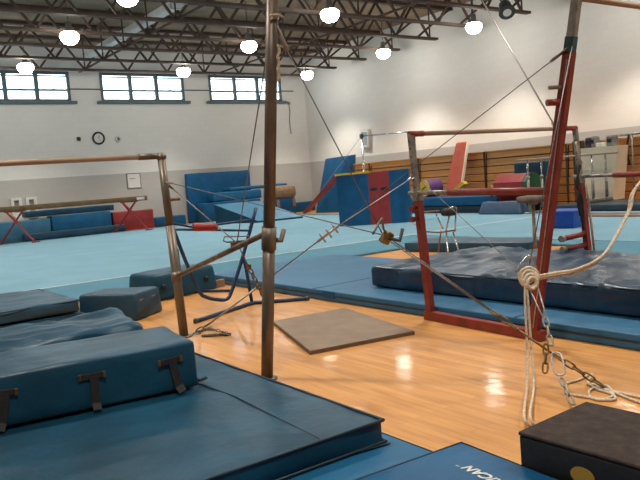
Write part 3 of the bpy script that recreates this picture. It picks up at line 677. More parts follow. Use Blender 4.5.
# red set, camera side
an4 = gz(573, 408); J4 = gplane(527, 277, qA, qB, an4)
t = thing('guy_cable', 'wire guy and chain from the tall red upright to the black block', 'cable')
cable(qA, J4, t, 'wire', 0.003); cable(qB+Vector((-0.02, -0.03, 0)), J4, t, 'wire', 0.004)
tri = [J4+s2*-0.07+Vector((0, 0, 0.04)), J4+s2*0.02+Vector((0, 0, 0.14)), J4+s2*0.07+Vector((0, 0, 0.02)), J4+s2*0.0+Vector((0, 0, -0.04))]
MB().tube(curve(tri+[tri[0]], 4)[:-1], 0.006, 6, closed=True).build('tension_ring', 'chrome', t)
K4 = gplane(545, 318, qA, qB, an4); L4 = gplane(551, 345, qA, qB, an4)
cable(J4+s2*0.05, K4+s2*0.01, t, 'wire_light', 0.005); cable(J4-s2*0.02, K4-s2*0.01, t, 'wire_light', 0.005)
chain(K4, L4, t, 'steel', 0.036, 0.006)
P1, P2 = gplane(555, 350, qA, qB, an4), gplane(561, 378, qA, qB, an4)
mb_ = MB(); link(mb_, (P1+P2)/2, P2-P1, 0.075, 0.006); mb_.build('long_link', 'wire_light', t)
chain(P2, an4+Vector((0, 0, 0.02)), t, 'steel', 0.034, 0.006)
d1, d2 = gplane(546, 345, qA, qB, an4), gplane(545, 372, qA, qB, an4); chain(d1, d2, t, 'brass', 0.034, 0.006)
# cable from the roof to the low rail clamp
t = thing('ceiling_cable', 'slanting cable from the roof down to the low rail of the red bars', 'cable')
vtop = gdist(482, 0, 9.6); dd = (vtop-cp).normalized(); ctop = cp+dd*((ZCHORD-cp.z)/dd.z)
cable(cp, ctop, t, 'wire_light', 0.010)
carabiner(cp+dd*0.06, dd, t, 'steel')

# ------------------------------------------------------------------ cream rope
t = thing('cream_rope', 'doubled cream rope knotted on the red upright and trailing to the floor', 'rope')
KN = gdist(532, 277, (J4-CAM).dot(fw)-0.06); D0 = (KN-CAM).dot(fw)
for k in (0, 1):
    e = Vector((0.0, 0.02, -0.022))*k
    pts = [lean(B0, BM, 1.62)+DX+Vector((-0.03, 0, 0)), gdist(646, 176, D0+0.75), gdist(629, 212, D0+0.52), gdist(606, 252, D0+0.30), gdist(580, 268, D0+0.16), gdist(556, 273, D0+0.05), KN]
    MB().tube(curve([p+e for p in pts], 8), 0.010, 7).build('strand', 'rope', t)
    e2 = s2*(0.035*k)
    gp = gz(528+8*k, 425, 0.012)
    pts = [KN+s2*-0.04, gdist(525+3*k, 300, D0-0.06), gdist(527+4*k, 345, D0-0.10), gdist(527+7*k, 385, D0-0.30), gz(524+6*k, 415, 0.06), gz(531+6*k, 427, 0.013), gz(540+3*k, 429, 0.012)]
    MB().tube(curve(pts, 8), 0.0075, 7).build('strand', 'rope', t)
for k in range(4):
    pts = []
    for q_ in range(14):
        a_ = 2*PI*q_/14; r_ = 0.055-0.008*k
        pts.append(KN+s2*(r_*math.cos(a_)-0.02)+Vector((0, 0, 1))*(r_*1.15*math.sin(a_)-0.01*k)+Vector((-math.sin(YAW), -math.cos(YAW), 0))*(0.02*k+0.012*math.cos(a_+k)))
    MB().tube(pts, 0.011, 7, closed=True).build('knot_loop', 'rope', t)
t = thing('coiled_cord', 'loose cream cord coiled on the wooden floor beside the chain anchor', 'cord')
coil = [gz(x, y, 0.009) for x, y in [(563, 384), (578, 380), (592, 374), (588, 383), (600, 390), (612, 394), (615, 399), (603, 400), (592, 398), (589, 391), (597, 387), (607, 386), (614, 392), (628, 398), (645, 404), (675, 412)]]
MB().tube(curve(coil, 6), 0.008, 6).build('coil', 'rope', t)
MB().tube(curve([gz(x, y, 0.009) for x, y in [(565, 393), (580, 396), (594, 398), (606, 399), (614, 394), (604, 389), (592, 384)]], 6), 0.008, 6).build('coil', 'rope', t)
MB().tube(curve([gz(x, y, 0.009) for x, y in [(612, 391), (625, 394), (640, 397), (670, 404)]], 5), 0.008, 6).build('tail', 'rope', t)

# ------------------------------------------------------------------ blue tube frame
t = thing('tube_stand', 'dark blue bent-tube spotting stand with red pad behind the left upright', 'tube stand')
Z0 = 0.022
f1, f2, f3 = gz(196, 321, Z0), gz(252, 303, Z0), gz(307, 298.5, Z0)
MB().tube(curve([f1, f1+(f2-f1)*0.7, f2+Vector((0, 0, 0)), f2+(f3-f2)*0.3, f3], 4), 0.022, 8).build('foot_tube', 'tube', t)
for f in (f1, f3): MB().lathe(f-Vector((0, 0, 0.022)), [(0.028, 0), (0.030, 0.03), (0.02, 0.048)], 10).build('rubber_cap', 'darkgrey', t)
PY_ = f2.y+0.06
g = lambda x, y, Y=PY_: gy(x, y, Y)
ub = [g(173, 228), g(186, 262), g(199, 291), g(206, 297), g(217, 299.5), g(227, 299), g(232, 290), g(243, 256), g(256, 208)]
MB().tube(curve(ub, 5), 0.021, 8).build('bent_leg', 'tube', t)
MB().tube([f2, g(246, 268), g(243, 256)], 0.020, 8).build('strut', 'tube', t)
bk = Vector((0.0, 0.55, 0))
h1, h2 = gz(182, 291, Z0), gz(233, 290.5, Z0)
MB().tube([h1, h2], 0.018, 8).build('rear_foot_tube', 'tube', t)
MB().tube([h1, g(177, 250)], 0.018, 8).build('rear_leg', 'tube', t)
c1, c2 = g(172, 229.5), g(250, 230.5); MB().tube([c1, c1+(c2-c1)*0.55, c2], 0.013, 8).build('crossbar', 'tube', t)
c3, c4 = g(166, 222), g(254, 219.5); MB().tube([c3, g(195, 227.5), c4], 0.013, 8).build('crossbar', 'tube', t)
MB().tube([g(193, 227.2), g(195, 227.2), g(214, 226.8), g(216.5, 226.8)], [0.035, 0.045, 0.045, 0.035], 14).build('red_pad', 'redvinyl', t)
for x, y in ((250, 230), (255, 212)):
    MB().tube([g(x, y), g(x-0.5, y-3.5), g(x+2, y-4)], 0.010, 6).build('hook', 'tube', t)

# ------------------------------------------------------------------ apparatus behind the red bars
# chrome stand with black pad
t = thing('chrome_stand', 'chrome splay-legged stand with a black pad behind the red low upright', 'stand')
fp = [gz(438, 255), gz(449, 261), gz(461, 259)]; cen = sum(fp, Vector())/3
dz = lambda x, y: gdist(x, y, (cen-CAM).dot(fw))
hub = dz(446, 231); seat_c = dz(450, 211)
for p, q_ in zip(fp, (dz(441, 231), dz(446, 231), dz(453, 232))): MB().tube([p, q_], 0.012, 8).build('leg', 'chrome' if p != fp[0] else 'brass', t)
for a, b in ((dz(436, 214), dz(443, 229)), (dz(446, 231), dz(451, 208)), (dz(455, 232), dz(456, 209))): MB().tube([a, b], 0.012, 8).build('upper_tube', 'chrome', t)
MB().tube([dz(424, 231.5), dz(440, 232.5), dz(456, 230)], 0.012, 8).build('crossbar', 'brass', t)
MB().tube([dz(422, 212), dz(440, 211)], 0.012, 8).build('crossbar', 'brass', t)
MB().soft((0.22, 0.18, 0.12), 0.05, 0.04, 0.004, 5, 3).build('pad', 'black', t, dz(449, 216))
MB().tube(curve([dz(451, 212), dz(451, 207.5), dz(456, 207.5), dz(456.5, 213)], 4), 0.011, 8).build('frame_loop', 'chrome', t)
# round topped pedestal
pf = gz(535.5, 254.5); Dp = (pf-CAM).dot(fw)
t = thing('round_pedestal', 'dark grey round-topped pedestal on a single pole behind the tall red upright', 'pedestal', pf)
hz = gdist(533, 199, Dp).z
MB().tube([(0, 0, 0.02), (0, 0, hz-0.03)], 0.026, 10).build('pole', 'steel', t)
MB().lathe((0, 0, hz-0.03), [(0.05, -0.05), (0.09, -0.02), (0.22, 0.0), (0.235, 0.03), (0.22, 0.075), (0.1, 0.09)], 22).build('top', 'pedestal', t)
MB().lathe((0, 0, 0), [(0.20, 0), (0.20, 0.02), (0.04, 0.04)], 18).build('base', 'steel', t)

# blue bin on the carpet
pb0, pb1 = gz(549, 228.5, CZ), gz(579, 228.5, CZ)
w_ = (pb1-pb0).length; ang = math.atan2(pb1.y-pb0.y, pb1.x-pb0.x)
mid = (pb0+pb1)/2; t = thing('blue_bin', 'bright blue plastic tub standing on the carpet behind the far red upright', 'tub', (mid.x+0.25, mid.y+0.1, CZ), ang)
MB().hexa([(-w_/2+0.05, -0.25, 0), (w_/2-0.05, -0.25, 0), (w_/2-0.05, 0.25, 0), (-w_/2+0.05, 0.25, 0)], [(-w_/2, -0.3, 0.31), (w_/2, -0.3, 0.31), (w_/2, 0.3, 0.31), (-w_/2, 0.3, 0.31)]).build('body', 'bin', t)
MB().box((0, 0, 0.32), (w_+0.06, 0.66, 0.04), bevel=0.01).build('rim', 'bin', t)
MB().box((-w_/2+0.10, -0.287, 0.17), (0.05, 0.012, 0.18), Matrix.Rotation(0.11, 3, 'X')).build('paper_label', 'paper', t)

# block: blue with red centre and yellow edge, leaning slightly
pl, pr = gz(340, 226.5, CZ), gz(411, 222, CZ)
bd = (pr-pl); bw_ = bd.length; ang = math.atan2(bd.y, bd.x); mid = (pl+pr)/2
nrm = Vector((-math.sin(ang), math.cos(ang), 0))
hb = 1.38
t = thing('spotting_block', 'large blue spotting block with red centre panel and yellow top edge', 'spotting block', (mid.x+nrm.x*0.3, mid.y+nrm.y*0.3, CZ), ang)
def bent(xa, xb, n=4):
    mb2 = MB(); 
    for i in range(n):
        a, b = xa+(xb-xa)*i/n, xa+(xb-xa)*(i+1)/n
        fy = lambda x: -0.30-0.10*(1-(2*x/bw_)**2)
        zt = lambda x: hb*(0.98+0.04*(x/bw_))
        mb2.hexa([(a, fy(a), 0), (b, fy(b), 0), (b, 0.3, 0), (a, 0.3, 0)], [(a*1.02, fy(a)+0.04, zt(a)), (b*1.02, fy(b)+0.04, zt(b)), (b*1.02, 0.3, zt(b)), (a*1.02, 0.3, zt(a))])
    bmesh.ops.remove_doubles(mb2.bm, verts=mb2.bm.verts, dist=0.0005)
    return mb2
x_1, x_2 = -bw_/2+bw_*0.45, -bw_/2+bw_*0.73
bent(-bw_/2, x_1).build('body_panel', 'royal', t); bent(x_2, bw_/2).build('body_panel', 'royal', t)
rp = bent(x_1, x_2); rp.build('centre_panel', 'redvinyl', t)
MB().box((-bw_/2*0.55, -0.06, hb*0.985), (bw_*0.48, 0.62, 0.05), Matrix.Rotation(-0.01, 3, 'Y')).build('top_edge', 'yellow', t)
for s_ in (-0.14, 0.14): 
    xm = (x_1+x_2)/2+s_; MB().lathe((xm, -0.345, hb*0.66), [(0.10, 0.0), (0.10, 0.03)], 14, Matrix.Rotation(PI/2, 3, 'X') @ Matrix.Diagonal((1, 0.42, 1))).build('hand_slot', 'black', t)
# far horizontal bar with guy wires
t = thing('horizontal_bar', 'thin chrome horizontal bar on slim posts in front of the bleachers', 'horizontal bar')
Dh = 19.5
a = gdist(361.5, 136, Dh); fpz = a.copy(); fpz.z = 0.0
MB().tube([fpz, a], 0.025, 8).build('post', 'chrome', t)
b_ = gdist(414, 131.5, Dh-2.2); fb = b_.copy(); fb.z = 0.0
MB().tube([fb, b_], 0.025, 8).build('post', 'chrome', t)
MB().tube([a, b_], 0.016, 8).build('rail', 'chrome', t)
MB().box(a, (0.09, 0.09, 0.12), bevel=0.02).build('bar_clamp', 'darkgrey', t)
MB().tube([a, gz(305, 212, 0.0)], 0.007, 5).build('guy_wire', 'wire_light', t)
for p in (fpz, fb): MB().lathe(p+Vector((0, 0, CZ if p.x < CX1 else 0)), [(0.16, 0), (0.16, 0.015), (0.04, 0.03)], 14).build('foot', 'steel', t)

# leaning blue mat + red plank near the corner
pA_, pB_ = gz(313, 213, 0), gz(336, 213, 0)
Yl = 22.6
p0, p1 = gx(311, 213, 16.2), gx(339, 211, 16.2)
t0, t1 = gx(325.5, 159, 16.9), gx(350, 155.5, 16.9)
tag(MB().hexa([gz(316, 213, 0), gz(348, 212, 0), gz(348, 212, 0)+Vector((0.35, 0, 0)), gz(316, 213, 0)+Vector((0.35, 0, 0))],
              [t0, t1, t1+Vector((0.28, 0, 0.03)), t0+Vector((0.28, 0, 0.03))]).build('leaning_mat', 'royal', loc=(0, 0, 0)), 'tall blue mat leaning in the far corner beside the bleachers', 'mat')
q0, q1 = gz(306, 213.5, CZ), gdist(338, 176, 25.0)
tag(MB().bar(q0+Vector((0, 0, 0.05)), q1, 0.26, 0.09).build('red_plank', 'redvinyl'), 'long red padded plank leaning up behind the spotting block', 'plank')
for x0_, x1_, yy, m_, z0_, h_, lab in ((294, 352, 212, 'navy', 0.0, 0.18, 'flat navy mat at the foot of the leaning mat'), (326, 346, 214, 'royal', 0.0, 0.12, 'small blue mat poking out behind the spotting block')):
    pass

# ------------------------------------------------------------------ mats and items in front of the bleachers
def bl_mat(name, label, m, xa, xb, ybot, Xf, depth, h, z=0.0, **k):
    a, b = gx(xa, ybot, Xf), gx(xb, ybot, Xf)
    ya, yb = min(a.y, b.y), max(a.y, b.y)
    return softmat(name, label, 'mat', m, (Xf+depth/2, (ya+yb)/2, z), (depth, yb-ya, h), r=0.03, amp=0.006, step=0.3, **k)
bl_mat('stacked_mat', 'lowest dark navy mat in the stack in front of the bleachers', 'navy_dark', 405, 486, 211, 15.45, 1.05, 0.24, seed=31)
bl_mat('stacked_mat', 'blue mat stacked on the navy mat under the purple roll', 'royal', 402, 497, 205, 15.40, 1.08, 0.26, z=0.245, seed=32)
softmat('leaning_slope_mat', 'grey-blue mat sloping off the stack in front of the red roll', 'mat', 'slate_light', Vector((14.85, gx(505, 213, 14.9).y, CZ)), (0.44, 1.45, 0.33), 0.0, r=0.05, amp=0.012, step=0.12, seed=33, taper=(0.5, 0.85))
rz_ = 0.507
# purple roll with yellow end
pc0 = gx(431, 185, 15.85); rr = 0.27
t = thing('foam_roll', 'purple foam roll with yellow end on the blue mat stack', 'foam roll', (15.85, pc0.y, rz_+rr+0.012))
axm = Matrix.Rotation(math.radians(-6), 3, 'Z') @ Matrix.Rotation(PI/2, 3, 'Y')
MB().lathe((0, 0, 0), [(rr*0.97, -0.26), (rr, -0.22), (rr, 0.24), (rr*0.96, 0.27)], 24, axm).build('body', 'purple', t)
MB().lathe(axm @ Vector((0, 0, -0.262)), [(rr*0.95, -0.025), (rr*0.965, 0.0)], 24, axm).build('end_disc', 'yellow', t)
MB().tube(curve([axm @ Vector((-0.05, -0.1, -0.295)), axm @ Vector((0.0, 0.0, -0.31)), axm @ Vector((0.06, 0.1, -0.295))], 4), 0.012, 6).build('end_handle', 'strap', t)
# orange panel leaning on bleachers, with yellow hinge edge
t = thing('orange_panel', 'tall orange-red padded panel leaning against the bleachers', 'panel')
a0, a1 = gx(444, 191, 15.9), gx(459, 191, 15.9); b0, b1 = gx(456, 143.5, 16.42), gx(466.5, 142.5, 16.42)
zb0 = rz_+0.005
for v in (a0, a1): v.z = zb0
th_ = Vector((0.10, 0, 0.03))
MB().hexa([a0, a1, a1+th_, a0+th_], [b0, b1, b1+th_, b0+th_]).build('panel', 'orange_red', t)
MB().hexa([a1+Vector((-0.005, -0.03, 0)), a1+Vector((-0.005, 0, 0)), a1+th_+Vector((0.0, 0, 0)), a1+th_+Vector((0, -0.03, 0))], [b1+Vector((-0.005, -0.03, 0)), b1+Vector((-0.005, 0, 0)), b1+th_, b1+th_+Vector((0, -0.03, 0))]).build('edge_band', 'cream', t)
hp = [gx(x, y, 15.72) for x, y in ((447, 191), (453, 189), (462, 181.5), (464.5, 184), (455, 191.5))]
MB().prism(hp, (0.16, 0, 0)).build('hinge_edge', 'yellow', t)
# red roll with green end
pr0 = gx(516, 187, 15.5)
t = thing('foam_roll', 'red octagonal foam roll with green end beside the parallel bars', 'foam roll', (15.45, pr0.y, 0.0))
r8 = 0.39; zc_ = gx(516, 187, 15.5).z
ax2 = Matrix.Rotation(PI/2, 3, 'X') @ Matrix.Rotation(PI/8, 3, 'Z')
def octo(L, rr_, y0_): 
    return MB().lathe((0, y0_, zc_), [(rr_, 0.0), (rr_, L)], 8, ax2)
o = octo(0.95, r8, 0.42).build('body', 'redvinyl', t)
for p in o.data.polygons: p.use_smooth = False
o = octo(0.10, r8*0.97, -0.53).build('end_panel', 'green', t)
for p in o.data.polygons: p.use_smooth = False
MB().soft((0.62, 0.8, zc_-r8*0.92), 0.04, 0.2, 0.004, 2, 5).build('support_pad', 'navy', t)
# dark blue block behind
o = softmat('block_mat', 'dark blue block standing behind the parallel bar posts', 'foam block', 'navy', gx(532, 205, 16.0)*1.0+Vector((0.2, 0, -gx(532, 205, 16.0).z)), (0.6, 0.95, 1.36), r=0.04, amp=0.004, step=0.2, seed=35)
# parallel bars
t = thing('parallel_bars', 'parallel bars with pale rails and slim steel posts before the bleachers', 'parallel bars')
XP = 14.9
r1a, r1b = gx(517, 160, XP), gx(604, 154, XP)
zr_ = (r1a.z+r1b.z)/2; r1a.z = r1b.z = zr_
for dx in (0, 0.55):
    o_ = Vector((dx, 0, 0))
    MB().tube([r1a+o_, r1b+o_], 0.024, 10).build('rail', 'barwood', t)
    for f_ in (0.13, 0.87):
        p = r1a+(r1b-r1a)*f_+o_
        zb_ = 0.0 if f_ < 0.5 else 0.30
        MB().tube([(p.x, p.y, zb_+0.05), (p.x, p.y, 0.95)], 0.036, 10).build('post', 'steel', t)
        MB().tube([(p.x, p.y, 0.9), (p.x, p.y, zr_-0.02)], 0.024, 10).build('inner_post', 'chrome', t)
        MB().lathe((p.x, p.y, 0.93), [(0.045, 0), (0.055, 0.03), (0.045, 0.07)], 12).build('collar', 'steel', t)
for f_ in (0.13, 0.87):
    p = r1a+(r1b-r1a)*f_; MB().box((p.x+0.275, p.y, (0.05 if f_ < 0.5 else 0.345)), (0.9, 0.12, 0.08), bevel=0.02).build('base_beam', 'steel', t)
# cream panel leaning against bleachers with boxes on it
t = thing('cream_cabinet', 'large cream padded cabinet standing in front of the bleachers at right', 'cabinet')
XC = 15.9
k0, k1 = gx(584, 199, XC), gx(613, 200, XC); k2, k3 = gx(580.5, 149, XC), gx(616.5, 145, XC)
th_ = Vector((0.5, 0, 0))
zt_ = (k2.z+k3.z)/2
MB().hexa([(XC, k0.y, 0.28), (XC, k1.y, 0.28), (XC+0.5, k1.y, 0.28), (XC+0.5, k0.y, 0.28)], [(XC, k2.y, zt_), (XC, k3.y, zt_), (XC+0.5, k3.y, zt_), (XC+0.5, k2.y, zt_)]).build('body', 'cream', t)
MB().hexa([(XC+0.02, k0.y, 0.0), (XC+0.02, k1.y, 0.0), (XC+0.5, k1.y, 0.0), (XC+0.5, k0.y, 0.0)], [(XC+0.02, k0.y, 0.28), (XC+0.02, k1.y, 0.28), (XC+0.5, k1.y, 0.28), (XC+0.5, k0.y, 0.28)]).build('plinth', 'navy', t)
MB().box((XC-0.01, (k0.y+k1.y)/2, 0.30), (0.03, abs(k0.y-k1.y), 0.05)).build('base_strip', 'royal', t)
def on_top(name, label, cat, m, xa, xb, h, dep=0.25, dx=0.1):
    ya, yb = gx(xa, 147, XC+dx).y, gx(xb, 147, XC+dx).y
    tt = thing(name, label, cat, (XC+dx+dep/2, (ya+yb)/2, zt_)); L_ = abs(ya-yb)
    MB().box((0, 0, h/2), (dep, L_, h), bevel=0.02).build('body', m, tt)
    MB().box((-dep/2-0.004, 0, h*0.55), (0.012, L_*0.6, h*0.35)).build('front_panel', 'black' if m != 'paper' else 'white', tt)
    MB().box((0, 0, h+0.008), (dep*0.8, L_*0.8, 0.016)).build('lid', m, tt)
on_top('speaker_box', 'charcoal box standing on the left end of the cream cabinet', 'box', 'darkgrey', 585, 590, 0.24)
on_top('grey_box', 'slim light grey box beside the charcoal box on the cream cabinet', 'box', 'grey', 591, 594.5, 0.26)
on_top('paper_stack', 'white papers piled in the middle of the cream cabinet top', 'papers', 'paper', 595.5, 604, 0.10)
on_top('stereo_box', 'small grey stereo on the right end of the cream cabinet', 'stereo', 'grey', 606, 613, 0.24)
# dark post left of the panel
o = MB().box((0, 0, 0.9), (0.14, 0.28, 1.8), bevel=0.015).build('wooden_post', 'bleach_dark', loc=(16.25, gx(579, 180, 16.2).y, 0)); tag(o, 'dark brown board upright standing left of the cream cabinet', 'board')
# far high bar at right edge
t = thing('wall_rail', 'grey steel rail on hanging posts above the right-hand bleachers', 'rail')
w0, w1 = gx(612, 136, 16.46), gx(650, 131.5, 16.46); w1.z = w0.z
MB().tube([w0, w1], 0.03, 8).build('rail', 'steel', t)
for x in (612.5, 632, 649):
    p = gx(x, 136, 16.46); MB().tube([(p.x, p.y, 0.0), (p.x, p.y, w0.z)], 0.022, 8).build('post', 'steel', t)
p = gx(630, 160, 16.46); MB().tube(curve([(p.x, p.y, w0.z), (p.x-0.03, p.y+0.05, 1.5), (p.x-0.03, p.y, 1.1)], 5), 0.03, 6).build('hanging_strap', 'strap', t)
# mats at the right edge
softmat('pale_mat', 'pale grey base mat at the right edge of the carpet', 'mat', 'palegrey', (14.95, 8.3, CZ), (1.82, 4.6, 0.10), r=0.02, amp=0.002, step=0.3, seed=37)
softmat('stacked_mat', 'wide dark navy mat lying on the pale mat before the cabinet', 'mat', 'navy_dark', (15.03, 8.3, CZ+0.106), (1.66, 4.5, 0.14), r=0.03, amp=0.005, step=0.25, seed=38, pipe='slate')
tag(MB().box((0, 0, 0.02), (0.10, 4.6, 0.05), bevel=0.01).build('wooden_batten', 'tan', loc=(13.98, 8.3, CZ)), 'thin wooden batten along the foot of the pale mat', 'batten')

# ------------------------------------------------------------------ back wall items
# clock
def wall_pos(x, y): return gy(x, y, YB)
p = wall_pos(98.3, 138.3)
t = thing('wall_clock', 'round black-rimmed wall clock on the white wall', 'clock', (p.x, YB, p.z))
rx = Matrix.Rotation(PI/2, 3, 'X')
MB().tube([(0.205*math.cos(2*PI*k/32), -0.035, 0.205*math.sin(2*PI*k/32)) for k in range(32)], 0.032, 8, closed=True).build('rim', 'black', t)
MB().lathe((0, 0, 0), [(0.20, 0), (0.20, 0.03)], 32, rx).build('face', 'paper', t)
MB().bar((0, -0.035, 0), (0.04, -0.035, 0.09), 0.016, 0.006).build('hour_hand', 'black', t)
MB().bar((0, -0.037, 0), (0.06, -0.037, -0.12), 0.010, 0.006).build('minute_hand', 'black', t)
for k in range(12): MB().box((0.165*math.cos(PI*k/6), -0.033, 0.165*math.sin(PI*k/6)), (0.014, 0.004, 0.014)).build('hour_mark', 'black', t)
p = wall_pos(78.5, 139)
t = thing('fire_alarm', 'small dark alarm bell left of the wall clock', 'alarm', (p.x, YB, p.z))
MB().box((0, -0.025, 0), (0.14, 0.05, 0.14), bevel=0.01).build('back_box', 'tan', t)
MB().lathe((0, -0.05, 0), [(0.07, 0), (0.06, 0.04), (0.02, 0.06)], 16, rx).build('bell', 'bleach_dark', t)
p = wall_pos(118, 139)
t = thing('round_sensor', 'small white round sensor right of the wall clock', 'sensor', (p.x, YB, p.z))
MB().lathe((0, 0, 0), [(0.12, 0), (0.12, 0.03), (0.09, 0.06)], 20, rx).build('housing', 'white', t)
MB().lathe((0, -0.06, 0), [(0.06, 0), (0.04, 0.02)], 16, rx).build('lens', 'grey', t)
a, b = wall_pos(126.5, 174), wall_pos(141, 187.5)
t = thing('notice_board', 'white framed notice sheet on the grey wall band', 'notice', ((a.x+b.x)/2, YB, (a.z+b.z)/2))
w2, h2_ = abs(b.x-a.x), abs(a.z-b.z)
MB().box((0, -0.01, 0), (w2, 0.02, h2_)).build('sheet', 'paper', t)
for s_ in (-1, 1):
    MB().box((s_*w2/2, -0.015, 0), (0.03, 0.03, h2_+0.03)).build('frame_side', 'grey', t); MB().box((0, -0.015, s_*h2_/2), (w2, 0.03, 0.03)).build('frame_side', 'grey', t)
MB().box((-0.05, -0.021, 0.08), (w2*0.4, 0.003, 0.025)).build('print_line', 'grey', t)
for k, (x, lab) in enumerate(((16, 'left of the pair of white drinking fountains on the grey wall band'), (31, 'right of the pair of white drinking fountains on the grey wall band'))):
    a, b = wall_pos(x-6, 198.5-k), wall_pos(x+6.3, 209-k)
    w2 = abs(b.x-a.x); zt2 = a.z; zb2 = a.z-0.62
    t = thing('drinking_fountain', lab, 'drinking fountain', ((a.x+b.x)/2, YB, zb2), group='drinking fountains')
    f = MB(); f.box((-w2/2+0.05, -0.04, 0.31), (0.1, 0.08, 0.62)).box((w2/2-0.05, -0.04, 0.31), (0.1, 0.08, 0.62)).box((0, -0.04, 0.58), (w2-0.2, 0.08, 0.08)).box((0, -0.04, 0.06), (w2-0.2, 0.08, 0.12)); f.build('surround', 'white', t)
    MB().box((0, -0.01, 0.33), (w2-0.2, 0.02, 0.42)).build('recess', 'grey', t)
    MB().soft((w2*0.8, 0.3, 0.22), 0.05, 0.1, 0).build('basin', 'white', t, (0, -0.16, -0.12-0.1*(1-k)))
    MB().tube([(0.1, -0.14, 0.08), (0.1, -0.14, 0.16), (0.06, -0.16, 0.17)], 0.012, 6).build('spout', 'chrome', t)
# balance beam
bz = 1.18; a, b = gy(-30, 210.5, 23.6), gy(147, 199, 23.6)
bz = (gy(20, 206.5, 23.6).z+gy(140, 199.8, 23.6).z)/2
bx1 = b.x; bx0 = bx1-5.0
t = thing('balance_beam', 'long brown balance beam on red trestle legs before the back wall', 'balance beam', ((bx0+bx1)/2, 23.6, 0))
MB().soft((5.0, 0.11, 0.16), 0.02, 0.4, 0).build('beam', 'beam', t, (0, 0, bz-0.08))
MB().box((2.25, -0.058, bz), (0.28, 0.006, 0.09), bevel=0.002).build('end_plate', 'paper', t)
for sx in (-1.85, 1.85):
    for sy in (-1, 1):
        MB().bar((sx+0.25*sy, sy*0.03, bz-0.08), (sx-0.35*sy*1.2, sy*0.45, CZ), 0.05).build('leg', 'redvinyl', t)
        MB().bar((sx-0.25, sy*0.03, bz-0.08), (sx+0.05, sy*0.16, bz-0.45), 0.035).build('brace', 'redvinyl', t)
    MB().box((sx, 0, bz-0.09), (0.6, 0.09, 0.04)).build('saddle', 'redvinyl', t)
    for sy in (-1, 1): MB().box((sx-0.42*sy, sy*0.47, CZ+0.015), (0.25, 0.08, 0.03)).build('foot', 'redvinyl', t)
# mats along the back wall
def bk(name, label, m, xa, xb, ytop, ybot, Yf, depth, z0=0.0, seed=41, amp=0.012, rz=0.0, cat='mat', zt=None, **k):
    a, b = gy(xa, ybot, Yf), gy(xb, ybot, Yf); L_ = b.x-a.x
    top = zt if zt else gy((xa+xb)/2, ytop, Yf).z
    return softmat(name, label, cat, m, ((a.x+b.x)/2, Yf+depth/2, z0), (L_, depth, top-z0), rz, r=0.04, amp=amp, step=0.25, seed=seed, **k)
bk('stacked_mat', 'light blue mat stack at the far left under the balance beam', 'sky', -12, 53, 221, 243, 24.5, 0.7, seed=42)
bk('stacked_mat', 'darker blue mat stack left of the red mat by the wall', 'blue', 53.6, 113.5, 213.5, 235, 24.5, 0.7, seed=43)
o = bk('stacked_mat', 'long blue mat lying on top of the stacks by the back wall', 'navy', 26, 115, 208, 213, 24.55, 0.65, z0=gy(84, 214.5, 24.5).z+0.06, seed=44)
bk('flat_mat', 'thin slate blue mat lying flat in front of the wall mats', 'slate', 25, 127, 231, 240, 24.13, 0.34, z0=CZ, seed=45, zt=CZ+0.24)
bk('red_mat', 'red mat standing against the wall behind the balance beam end', 'redvinyl', 113.8, 155, 210.5, 228, 24.6, 0.35, seed=46)
bk('wall_pad', 'low blue pad along the foot of the wall right of the red mat', 'royal', 156, 187, 220, 226, 25.2, 0.5, seed=47, zt=0.36)
bk('tall_mat', 'tall blue mat standing upright against the back wall', 'royal', 190.5, 254, 171.5, 220, 25.55, 0.22, seed=48)
bk('stacked_mat', 'lower blue mat of the pile beneath the tan vaulting horse', 'royal', 204, 262, 200, 215, 24.75, 0.7, seed=49, zt=gy(240, 200, 24.7).z)
zz = gy(240, 200, 24.7).z
bk('stacked_mat', 'upper blue mat of the pile left of the tan vaulting horse', 'blue', 214, 262, 190, 199, 24.8, 0.6, z0=zz+0.012, seed=50, zt=zz+0.36)
bk('long_blue_mat', 'long thin blue mat laid across the top of the pile by the wall', 'blue', 230, 288, 184, 190, 24.82, 0.55, z0=zz+0.385, seed=51, zt=zz+0.52)
bk('wall_pad', 'low blue pad along the wall below the vaulting horse', 'royal', 286, 316, 209, 214, 25.2, 0.4, seed=52, zt=0.40)
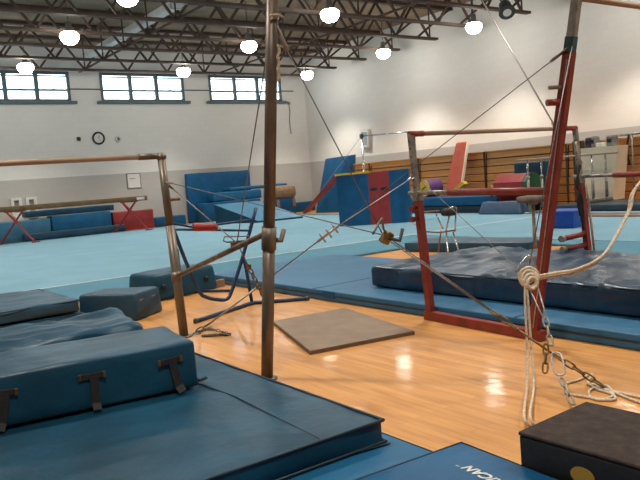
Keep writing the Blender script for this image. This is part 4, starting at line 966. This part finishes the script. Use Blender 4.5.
# vaulting horse
hc = gy(281, 192, 24.1)
t = thing('vaulting_horse', 'tan leather vaulting horse on a blue base behind the tall pole', 'vaulting horse', (hc.x, 24.1, 0))
MB().soft((1.30, 0.46, 0.54), 0.2, 0.1, 0.006, 2, 5).build('body', 'tan', t, (0, 0, hc.z-0.28))
MB().soft((1.05, 0.40, hc.z-0.25), 0.03, 0.3, 0.004, 2, 6).build('base', 'royal', t)
for s_ in (-0.3, 0.45): MB().box((s_, -0.21, hc.z-0.45), (0.14, 0.04, 0.30), bevel=0.01).build('leg_plate', 'tan', t)
# wedge
wa, wb, wc = gz(217, 221, CZ), gz(283, 224.5, CZ), gz(306, 217.5, CZ)
t = thing('wedge_mat', 'blue incline wedge mat on the carpet behind the pole', 'wedge mat')
bl = [gz(216, 224, CZ), gz(258, 222.8, CZ), gz(303, 218, CZ)]
bl.append(bl[0]+(bl[2]-bl[1]))
tl = gy(214.5, 205, bl[0].y)
hw = tl.z-CZ
tp_ = [bl[0]+Vector((0, 0, hw)), bl[1]+Vector((0, 0, 0.05)), bl[2]+Vector((0, 0, 0.05)), bl[3]+Vector((0, 0, hw))]
MB().hexa(bl, tp_).build('body', 'navy', t)
up_ = Vector((0, 0, 0.012))
MB().hexa([p + up_*0.1 for p in tp_], [p+up_ for p in tp_]).build('lit_top', 'sky', t)  # paler sheet paints the light on the top face, sides stay dark

# white device on the right wall
a = gx(367, 138, XR)
t = thing('wall_speaker', 'pale slanted box fixed on the white wall above the bleachers', 'wall box', (XR, a.y, a.z))
MB().box((-0.08, 0, 0), (0.14, 0.48, 0.74), Matrix.Rotation(0.12, 3, 'X'), bevel=0.02).build('housing', 'white', t)
MB().box((-0.152, 0, -0.02), (0.012, 0.36, 0.5), Matrix.Rotation(0.12, 3, 'X')).build('grille', 'palegrey', t)
# dangling wire on back wall
p0 = wall_pos(288.5, 104); p1 = wall_pos(289, 134)
t = thing('wall_conduit', 'thin cable hanging down the white wall right of the last window', 'cable', (p0.x, YB, p0.z))
MB().tube(curve([(0, -0.03, 0), (0.02, -0.03, -0.35), (-0.03, -0.03, -0.75), (0.0, -0.03, p1.z-p0.z)], 5), 0.018, 6).build('wire', 'grey', t)
MB().box((0, -0.03, 0.03), (0.12, 0.06, 0.12), bevel=0.01).build('junction_box', 'grey', t)
